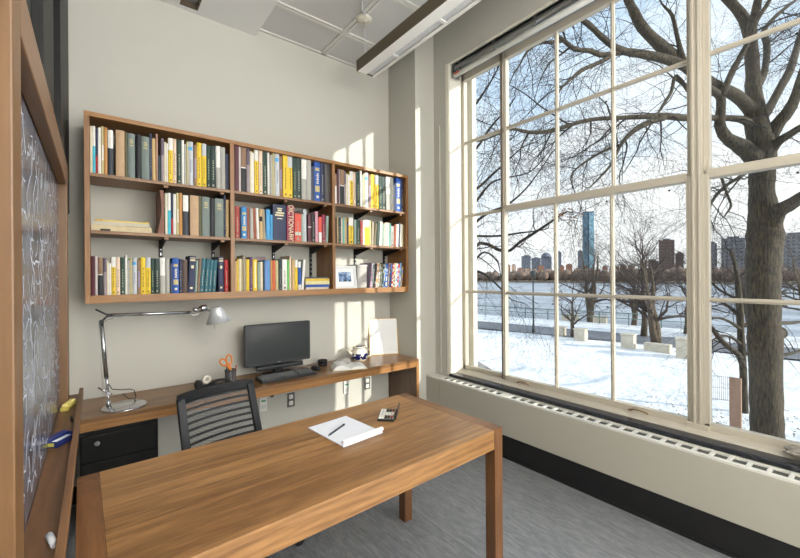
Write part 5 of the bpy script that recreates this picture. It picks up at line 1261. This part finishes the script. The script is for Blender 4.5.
def grown_tree(name, label, x, y, H, trunk_r, nl, seed, bark, tw, spread=.6, group=None, forks=1, lev=3, z0=GZ, nmax=5, up=.5):
    rg = random.Random(seed); t = thing(name, label, 'tree', (x,y,z0), 0, group); b = MB(); w = MB()
    for f in range(forks):
        a = rg.uniform(0,6.28); tilt = 0 if forks == 1 else .22
        top = Vector((x+math.cos(a)*H*.55*tilt, y+math.sin(a)*H*.55*tilt, z0+H*.72))
        p = [Vector((x,y,z0-.1))]; n=7
        for i in range(1,n+1):
            q_ = Vector((x,y,z0)).lerp(top, i/n)+Vector((rg.gauss(0,.05),rg.gauss(0,.05),0)); p.append(q_)
        rad = [trunk_r*(1-.93*(i/n)**.8) for i in range(n+1)]
        b.tube(p, rad, 9, 0, True, True)
        for k in range(nl//forks):
            i = rg.uniform(1.6, n-.01); j=int(i); q_ = p[j].lerp(p[j+1], i-j)
            az = rg.uniform(0,6.28); el = rg.uniform(.25,1.0)*up+.25
            d = Vector((math.cos(az)*spread, math.sin(az)*spread, el))
            twig(w, q_, d, H*rg.uniform(.32,.55)*(1.1-.4*i/n), rad[j]*.5, lev, rg, -.015, nmax)
    b.build('trunk', bark, t); tag(w.build('branches', tw, t), kind='stuff'); return t
grown_tree('tree', 'small bare tree between two pale stone blocks by the road', 23.1,12.1, 4.6, .15, 9, 11, M_bark2, M_twig2, .8, 'bare trees by the road', lev=3)
grown_tree('tree', 'spreading multi-stemmed bare tree beyond the road, left of the middle muntin', 32.3,15.45, 8.0, .25, 20, 12, M_bark2, M_twig2, 1.0, 'bare trees by the road', 3, lev=3)
grown_tree('tree', 'tall slender bare tree rising above the skyline in the third pane column', 26.4,9.35, 8.6, .20, 26, 13, M_bark2, M_twig2, .42, 'bare trees by the road', lev=3, up=1.0)
grown_tree('tree', 'low wide bare tree close to the stone blocks in the third pane column', 24.4,8.0, 6.6, .24, 24, 14, M_bark2, M_twig2, 1.3, 'bare trees by the road', 3, lev=3)
grown_tree('tree', 'bare tree behind the post between middle and right sash', 29.5,8.0, 7.2, .2, 20, 15, M_bark2, M_twig2, 1.0, 'bare trees by the road', 2, lev=3)
grown_tree('tree', 'bare riverside tree left of the huge trunk in the right sash', 31.5,5.2, 7.5, .2, 22, 16, M_bark2, M_twig2, 1.1, 'bare trees by the road', 2, lev=3)
grown_tree('tree', 'bare riverside tree right of the huge trunk at the picture edge', 31.0,2.6, 7.5, .2, 22, 17, M_bark2, M_twig2, 1.1, 'bare trees by the road', 2, lev=3)
grown_tree('tree', 'bare riverside tree in the narrow sidelight', 21.5,20.5, 8.0, .2, 22, 18, M_bark2, M_twig2, 1.0, 'bare trees by the road', 2, lev=3)
grown_tree('tree', 'bare riverside tree right of the lamp post, behind the small roadside tree', 32.5,12.2, 6.5, .2, 20, 19, M_bark2, M_twig2, 1.1, 'bare trees by the road', 2, lev=3)

# lamp post, stone blocks, railing, car, wire fence, wooden stake
lp = thing('lamp_post', 'dark slim street lamp post beside the road', 'lamp post', (22.8,14.64,GZ))
M_post = paint('post_green', (52,62,62), .5)
MB().cyl((22.8,14.64,GZ),(22.8,14.64,GZ+.6),.10,.07).cyl((22.8,14.64,GZ+.6),(22.8,14.64,GZ+3.7),.055,.04).build('pole', M_post, lp)
MB().lathe([(.05,0),(.17,.1),(.2,.42),(.06,.5),(.0,.6)], (22.8,14.64,GZ+3.65), 10).build('lantern', M_post, lp)
M_block = paint('pale_granite', (206,196,178), .85, var=.12, scale=3)
def block(x, y, lx, ly, h, label, rz=0.1):
    ly *= .66; h *= .82
    t = MB().box(-lx/2,-ly/2,-.05,lx/2,ly/2,h-.08).box(-lx/2-.04,-ly/2-.04,h-.08,lx/2+.04,ly/2+.04,h).build('stone_block', M_block, bevel=.03)
    t.location = (x,y,GZ); t.rotation_euler=(0,0,rz); return tag(t, label, 'stone block', 'pale stone blocks along the road')
block(22.95,12.85,.5,.9,.75,'pale stone block left of the small roadside tree')
block(22.3,11.2,.5,.95,.85,'pale stone block right of the small roadside tree')
block(21.6,8.35,.5,.9,.95,'pale stone block below the tall slender tree')
block(21.2,5.75,.6,1.1,1.1,'large pale stone block beside the window post')
tag(MB().box(-.2,-.68,-.05,.2,.45,.42).build('stone_bench', M_block, bevel=.03), 'low stone bench between two pale blocks behind the third pane column', 'bench').location = (21.75,7.2,GZ)
block(30.9,16.4,.4,2.0,.7,'low pale wall left of the multi-stemmed tree', .2)
block(31.4,14.2,.4,1.5,.7,'low pale wall right of the multi-stemmed tree', .2)
rl_ = thing('railing', 'thin green metal railing along the riverside', 'railing', (30,20,GZ))
rm = MB(); M_rail = paint('railing_green', (96,124,116), .6)
def rp(y): return (32.9-.15*y, y)
for h in (.95,.55):
    (xa,ya),(xb,yb) = rp(8),rp(60); rm.tube([(xa,ya,GZ+h),(xb,yb,GZ+h)],.03,6)
rm.build('rail', M_rail, rl_)
for k in range(27): x,y = rp(8+2*k); MB().cyl((x,y,GZ),(x,y,GZ+1.0),.04,n=8).build('post', M_rail, rl_)
car = thing('car', 'dark parked car seen at the bottom of the narrow sidelight', 'car', (7.85,7.45,GZ), R(131))
MCAR = paint('car_dark', (46,54,64), .25, .3, coat=.6); MCG = paint('car_glass', (26,34,34), .08, spec=.9)
prof = [(-2.1,.35),(2.1,.35),(2.15,.62),(2.0,.80),(1.1,.95),(-1.95,.98),(-2.15,.8)]
def carbody(mb, pr, w0, w1):
    n=len(pr); zmin=min(b for a,b in pr); zmax=max(b for a,b in pr)
    vs=[]
    for s_ in (-1,1):
        for a,b in pr: t_=(b-zmin)/(zmax-zmin); vs.append((-a, s_*(w0+(w1-w0)*t_), b))
    mb.add(vs,[tuple(range(n)),tuple(range(2*n-1,n-1,-1))]+[(i,i+n,(i+1)%n+n,(i+1)%n) for i in range(n)])
q=MB(); carbody(q,prof,.88,.84); q.build('body', MCAR, car, local=True, bevel=.05, seg=3)
q=MB(); carbody(q,[(-1.75,.97),(1.2,.94),(.45,1.42),(-1.2,1.45)],.80,.62); q.build('windows', MCG, car, local=True, bevel=.02)
q=MB(); carbody(q,[(.50,1.40),(.42,1.47),(-1.15,1.50),(-1.28,1.43)],.66,.60); q.build('roof', MCAR, car, local=True, bevel=.02)
for a in (-1.35,1.35):
    for s_ in (-1,1): MB().lathe([(0,-.1),(.2,-.1),(.31,-.09),(.32,0),(.31,.09),(.2,.1),(0,.1)], (a,s_*.8,.32), 24, M=Matrix.Rotation(PI/2,4,'X')).build('wheel', M_black, car, local=True)
q = MB()
for k in range(24): q.cyl((14.6+k*.02,3.35-k*.045,GZ),(14.6+k*.02,3.35-k*.045,GZ+.75),.006,n=5)
for h in (.05,.4,.74): q.tube([(14.6,3.35,GZ+h),(15.08,2.27,GZ+h)],.006,5)
tag(q.build('wire_fence', paint('wire_grey', (150,150,150), .6)), 'thin wire fence panel in the snow beside the huge tree', 'fence')
tag(MB().box(9.98,1.82,GZ-.1,10.06,2.0,-.62).build('wooden_stake', paint('reddish_board', (150,122,104), .85, var=.1), bevel=.004), 'reddish wooden board standing beside the huge trunk', 'board')
# leaf litter on the snow near the building
lf = MB(); rg = random.Random(3)
for k in range(5200):
    x = 3.6+abs(rg.gauss(0,1.5)) if k%2 else 10.5+rg.gauss(0,1.6); y = rg.uniform(-2,9) if k%2 else 1.9+rg.gauss(0,1.4)
    s_ = rg.uniform(.015,.045); a = rg.uniform(0,6.28); z = gh(x,y)+.03 if x>2.96 else GZ
    dx,dy = math.cos(a)*s_,math.sin(a)*s_
    lf.hexa([(x-dx,y-dy,z),(x+dy*.5,y-dx*.5,z),(x+dx,y+dy,z+.01),(x-dy*.5,y+dx*.5,z),(x-dx,y-dy,z+.006),(x+dy*.5,y-dx*.5,z+.008),(x+dx,y+dy,z+.02),(x-dy*.5,y+dx*.5,z+.008)])
tag(lf.build('leaf_litter', paint('litter', (92,78,64), .9, var=.2)), 'brown fallen leaves scattered on the snow by the building', 'leaves', kind='stuff')
# evergreen hedge strip below the window outside
# far thicket on the opposite bank
th = MB(); rg = random.Random(6)
for k in range(520):
    y = -160+620*rg.random(); x = 302+rg.uniform(0,26); h = rg.uniform(5,11); w_ = h*rg.uniform(.35,.6); z = -3.4
    n=7; vs=[(x,y,z+h*rg.uniform(.92,1.05))]
    for lv_,(f_,zz) in enumerate(((.6,.78),(1,.45),(.55,.08))):
        for i in range(n): a=2*PI*i/n; rj=w_*f_*rg.uniform(.75,1.2); vs.append((x+math.cos(a)*rj,y+math.sin(a)*rj,z+h*zz*rg.uniform(.9,1.1)))
    fs=[(0,1+i,1+(i+1)%n) for i in range(n)]
    for l_ in range(2):
        for i in range(n): fs.append((1+l_*n+i,1+(l_+1)*n+i,1+(l_+1)*n+(i+1)%n,1+l_*n+(i+1)%n))
    th.add(vs,fs,0,True)
tag(th.build('far_trees', paint('winter_thicket', (122,104,92), .95, var=.35, scale=.35)), 'brown bare thicket lining the far bank of the river', 'trees', kind='stuff')
# skyline
def m_facade(name, wallc, winc, sx, sz):
    m, nt, b = newmat(name); N, Lk = nt.nodes, nt.links
    tc = N.new('ShaderNodeTexCoord'); sp = N.new('ShaderNodeSeparateXYZ'); Lk.new(tc.outputs['Object'], sp.inputs[0])
    ad = N.new('ShaderNodeMath'); ad.operation='ADD'; Lk.new(sp.outputs['X'], ad.inputs[0]); Lk.new(sp.outputs['Y'], ad.inputs[1])
    def saw(src, per, duty):
        d = N.new('ShaderNodeMath'); d.operation='DIVIDE'; d.inputs[1].default_value=per; Lk.new(src, d.inputs[0])
        f = N.new('ShaderNodeMath'); f.operation='FRACT'; Lk.new(d.outputs[0], f.inputs[0])
        g_ = N.new('ShaderNodeMath'); g_.operation='LESS_THAN'; g_.inputs[1].default_value=duty; Lk.new(f.outputs[0], g_.inputs[0]); return g_.outputs[0]
    a = saw(ad.outputs[0], sx, .5); c = saw(sp.outputs['Z'], sz, .5)
    mu = N.new('ShaderNodeMath'); mu.operation='MULTIPLY'; Lk.new(a, mu.inputs[0]); Lk.new(c, mu.inputs[1])
    mx = N.new('ShaderNodeMix'); mx.data_type='RGBA'; Lk.new(mu.outputs[0], mx.inputs['Factor']); mx.inputs['A'].default_value=lin(wallc); mx.inputs['B'].default_value=lin(winc)
    Lk.new(mx.outputs['Result'], b.inputs['Base Color']); b.inputs['Roughness'].default_value=.6; return m
F_dark = m_facade('facade_slate', (122,130,146), (92,102,120), 6, 4)
F_brick = m_facade('facade_brick', (172,128,106), (112,92,86), 4, 3.4)
F_pink = m_facade('facade_pale', (214,186,166), (150,128,116), 4, 3.4)
F_brown = m_facade('facade_brown', (108,92,86), (82,74,76), 3, 3.2)
F_grey = m_facade('facade_grey', (128,132,140), (84,92,108), 3.2, 3.2)
def tower(x, y, wdt, dpt, h, mt, label, top=None, z0=-3, rz=None, grp='distant buildings on the skyline'):
    a = math.atan2(y, x)+ (0 if rz is None else rz)
    t = thing('building', label, 'building', (x,y,z0), a, grp)
    MB().box(0,-wdt/2,0,dpt,wdt/2,h).build('facade', mt, t, local=True)
    if top == 'dome': MB().lathe([(wdt*.5,0),(wdt*.48,h*.08),(wdt*.3,h*.18),(0,h*.24)], (dpt/2,0,h), 20).build('roof', mt, t, local=True)
    elif top == 'spire': MB().lathe([(wdt*.5,0),(wdt*.3,h*.2),(0,h*.7)], (dpt/2,0,h), 8).build('roof', mt, t, local=True)
    else: MB().box(dpt*.25,-wdt*.25,h,dpt*.75,wdt*.25,h+max(1.5,h*.04)).build('roof', F_grey, t, local=True)
    return t
# glass tower : two glazed faces with a dark vertical notch
tw = thing('glass_skyscraper', 'tall blue glass skyscraper with dark vertical notch on skyline', 'skyscraper', (1505,723.5,-3), math.atan2(723.5,1505))
M_gl2 = paint('tower_glass', (108,148,172), .4, .0, var=.06, scale=.02); M_gl3 = paint('tower_glass_side', (122,164,188), .4, var=.05, scale=.02)
MB().prism([(8,-20),(0,-1.5),(0,20.5),(30,20.5),(30,-20)],0,252,'z').build('facade', M_gl2, tw, local=True)
MB().box(-.5,-2.6,2,1.5,1.6,252).build('notch', paint('tower_notch', (54,86,112), .4), tw, local=True)
MB().prism([(7.5,-20.4),(-.6,-2.6),(0,-2.6),(9,-20.4)],0,252,'z').build('side_glazing', M_gl3, tw, local=True)
for k in range(1): MB().box(-.6,-20,250,12,20.4,253).build('crown', paint('tower_crown', (70,100,124), .5), tw, local=True)
BL = [
 ('slate apartment block', 963.7, 641.0, 27.1, 61.3, 'F_dark', None),
 ('slate block with sloped top', 1030.8, 651.7, 28.1, 57.7, 'F_dark', None),
 ('domed slate high-rise', 1100.8, 660.2, 33.5, 78.4, 'F_dark', 'dome'),
 ('slim slate tower right of the muntin', 1131.4, 636.1, 15.8, 78.2, 'F_dark', None),
 ('slim grey tower left of the glass skyscraper', 1331.9, 669.0, 17.4, 90.4, 'F_grey', None),
 ('broad brown apartment tower', 488.2, 149.9, 15.2, 42.5, 'F_brown', None),
 ('low brown block left of the brown tower', 488.3, 162.6, 10.2, 20.1, 'F_brown', None),
 ('low brown block right of the brown tower', 511.1, 144.6, 8.1, 28.8, 'F_brown', None),
 ('small church spire', 941.1, 378.6, 5.9, 34.7, 'F_brown', 'spire'),
 ('long grey block left of the huge trunk', 428.3, 82.5, 16.8, 35.7, 'F_grey', None),
 ('low grey block beside the window post', 430.5, 97.2, 7.0, 32.3, 'F_grey', None),
 ('grey block right of the huge trunk', 470.0, 49.7, 20.3, 38.7, 'F_grey', None),
 ('low pink row house number', 577.0, 420.6, 10.2, 24.1, 'F_brick', None),
 ('low brick row house number', 600.6, 425.4, 9.4, 25.3, 'F_pink', None),
 ('low pale row house number', 576.3, 394.5, 13.5, 17.6, 'F_brick', None),
 ('low terracotta row house number', 650.1, 428.8, 11.7, 18.8, 'F_pink', None),
 ('low cream row house number', 659.5, 421.7, 10.6, 17.3, 'F_pink', None),
 ('low rosy row house number', 613.7, 378.5, 13.5, 22.6, 'F_brick', None),
 ('low ochre row house number', 684.8, 404.7, 15.2, 16.9, 'F_pink', None),
 ('low rust row house number', 675.4, 385.1, 9.3, 19.7, 'F_brick', None),
 ('low sandy row house number', 639.2, 353.8, 9.7, 21.8, 'F_brick', None),
 ('low pink row house number', 650.4, 346.8, 13.4, 23.8, 'F_brick', None),
 ('low brick row house number', 687.4, 350.7, 14.1, 16.8, 'F_pink', None),
 ('low pale row house number', 691.5, 338.7, 10.9, 21.7, 'F_brick', None),
 ('low terracotta row house number', 651.2, 308.2, 9.3, 16.0, 'F_brick', None),
 ('low cream row house number', 718.1, 328.1, 11.1, 15.2, 'F_brick', None),
 ('low rosy row house number', 787.5, 346.5, 12.0, 22.5, 'F_brick', None),
 ('low ochre row house number', 751.3, 319.7, 8.6, 16.1, 'F_pink', None),
 ('low rust row house number', 773.8, 319.0, 10.1, 21.5, 'F_pink', None),
 ('low sandy row house number', 729.4, 289.4, 11.5, 21.6, 'F_brick', None),
 ('low pink row house number', 773.8, 293.8, 12.4, 21.6, 'F_brick', None),
 ('low brick row house number', 744.9, 272.2, 8.2, 14.9, 'F_brick', None),
 ('low pale row house number', 833.1, 295.0, 8.5, 18.2, 'F_pink', None),
 ('low terracotta row house number', 724.3, 246.7, 11.1, 14.0, 'F_pink', None),
 ('low cream row house number', 820.5, 267.7, 9.7, 22.6, 'F_brick', None),
 ('low rosy row house number', 826.0, 258.1, 11.8, 23.1, 'F_pink', None),
 ('low ochre row house number', 833.4, 249.4, 9.3, 21.4, 'F_brick', None),
 ('low rust row house number', 763.8, 219.6, 8.6, 21.7, 'F_brick', None),
 ('low sandy row house number', 908.9, 250.7, 10.3, 16.9, 'F_brick', None),
 ('low pink row house number', 834.9, 221.5, 7.7, 14.1, 'F_brick', None),
]
for (n_, x_, y_, w_, h_, m_, top_) in BL:
    mt = {'F_dark':F_dark,'F_grey':F_grey,'F_brown':F_brown,'F_brick':F_brick,'F_pink':F_pink}[m_]
    far = n_.startswith('low') and n_.endswith('number')
    if far:
        ux = 400+385.6*(x_*.7853-y_*.6192)/(x_*.6192+y_*.7853)
        pane = 'first' if ux < 556 else ('second' if ux < 612 else 'third')
        lab = 'low %s house across the river, seen in the %s pane column' % ('brick red' if m_ == 'F_brick' else 'pale pink', pane)
        tower(x_, y_, w_*.8, w_*.6, h_, mt, lab, None, grp='%s row houses across the river, %s pane column' % ('brick' if m_ == 'F_brick' else 'pale', pane))
    else:
        lab = n_+(' on the far skyline' if len(n_.split()) < 6 else '')
        tower(x_, y_, w_*.93, w_*.6, h_ if top_ is None else h_*(.8 if top_ == 'dome' else .6), mt, lab, top_, grp=None)

# ------------------------------------------------------------------ light
sd = Vector((-.4145,.910,-.278)).normalized()       # the way the low winter sun travels
sl = bpy.data.lights.new('sun', 'SUN'); sl.energy = 5.0; sl.angle = R(.6); sl.color = (1,.95,.86)
so = bpy.data.objects.new('sun', sl); COLL.objects.link(so); so.rotation_euler = sd.to_track_quat('-Z','Y').to_euler(); so.location = (20,-30,15)
wd = bpy.data.worlds.new('sky'); S.world = wd; wd.use_nodes = True; nt = wd.node_tree; N, Lk = nt.nodes, nt.links
bg = N['Background']; tc = N.new('ShaderNodeTexCoord'); mp = N.new('ShaderNodeMapping'); mp.inputs['Scale'].default_value = (1,1,2.6); Lk.new(tc.outputs['Generated'], mp.inputs[0])
n = N.new('ShaderNodeTexNoise'); n.inputs['Scale'].default_value = 2.1; n.inputs['Detail'].default_value = 6; n.inputs['Distortion'].default_value = .5; Lk.new(mp.outputs[0], n.inputs['Vector'])
sp = N.new('ShaderNodeSeparateXYZ'); Lk.new(tc.outputs['Generated'], sp.inputs[0])
mr = N.new('ShaderNodeMapRange'); mr.inputs['From Min'].default_value = 0; mr.inputs['From Max'].default_value = .5; mr.inputs['To Min'].default_value = .20; mr.inputs['To Max'].default_value = -.16; Lk.new(sp.outputs['Z'], mr.inputs[0])
ad = N.new('ShaderNodeMath'); ad.operation = 'ADD'; Lk.new(n.outputs['Fac'], ad.inputs[0]); Lk.new(mr.outputs[0], ad.inputs[1])
cr = N.new('ShaderNodeValToRGB'); e = cr.color_ramp.elements; e[0].position = .30; e[0].color = (.58,.73,.92,1); e[1].position = .62; e[1].color = (.97,.975,.985,1)
x = e.new(.46); x.color = (.80,.88,.97,1)
Lk.new(ad.outputs[0], cr.inputs[0]); Lk.new(cr.outputs[0], bg.inputs[0]); bg.inputs[1].default_value = 1.18
def area(name, loc, rot, sx, sy, energy, col=(1,.97,.92)):
    l = bpy.data.lights.new(name,'AREA'); l.shape='RECTANGLE'; l.size=sx; l.size_y=sy; l.energy=energy; l.color=col
    o = bpy.data.objects.new(name,l); COLL.objects.link(o); o.location=loc; o.rotation_euler=rot; return o
# fill lights behind the viewer, two of them dressed with added blinded windows
w5 = thing('added_window_side', 'added frame and white blind around the side fill light, behind the viewer', None, (2.66,-1.9,.6), kind='structure')  # unseen window added to account for the side fill
MB().box(2.64,-3.25,.6,2.669,-3.20,3.3).box(2.64,-.60,.6,2.669,-.55,3.3).box(2.64,-3.20,.6,2.669,-.60,.65).box(2.64,-3.20,3.25,2.669,-.60,3.3).build('frame', M_sash, w5)
MB().box(2.655,-3.20,.65,2.66,-.60,3.25).build('blind', M_white, w5)
w6 = thing('added_window_rear', 'added frame and white blind around the rear fill light, behind the viewer', None, (1.1,-3.58,.85), kind='structure')  # made-up window backing the rear fill, out of view
MB().box(-.05,-3.6,.85,0,-3.57,3.35).box(2.2,-3.6,.85,2.25,-3.57,3.35).box(0,-3.6,.85,2.2,-3.57,.9).box(0,-3.6,3.3,2.2,-3.57,3.35).build('frame', M_sash, w6)
MB().box(0,-3.59,.9,2.2,-3.585,3.3).build('blind', M_white, w6)
area('side_fill', (2.60,-1.9,1.95), (0,R(-90),0), 2.6, 2.6, 250, (.96,.98,1))  # added area light brightening the room from the window side
area('rear_fill', (1.1,-3.5,2.1), (R(90),0,0), 2.2, 2.4, 75, (1,.985,.95))  # soft fill added from behind the camera, no real opening there
area('upward_fill', (.7,-1.3,1.9), (PI,0,0), .6, .6, 115, (1,.97,.92))  # upward area light added to brighten the ceiling, no lamp body
# unseen area light added above the rear half to brighten the room
area('overhead_fill', (1.2,-1.8,3.44), (0,0,0), 1.2, 1.6, 40, (1,.96,.9))
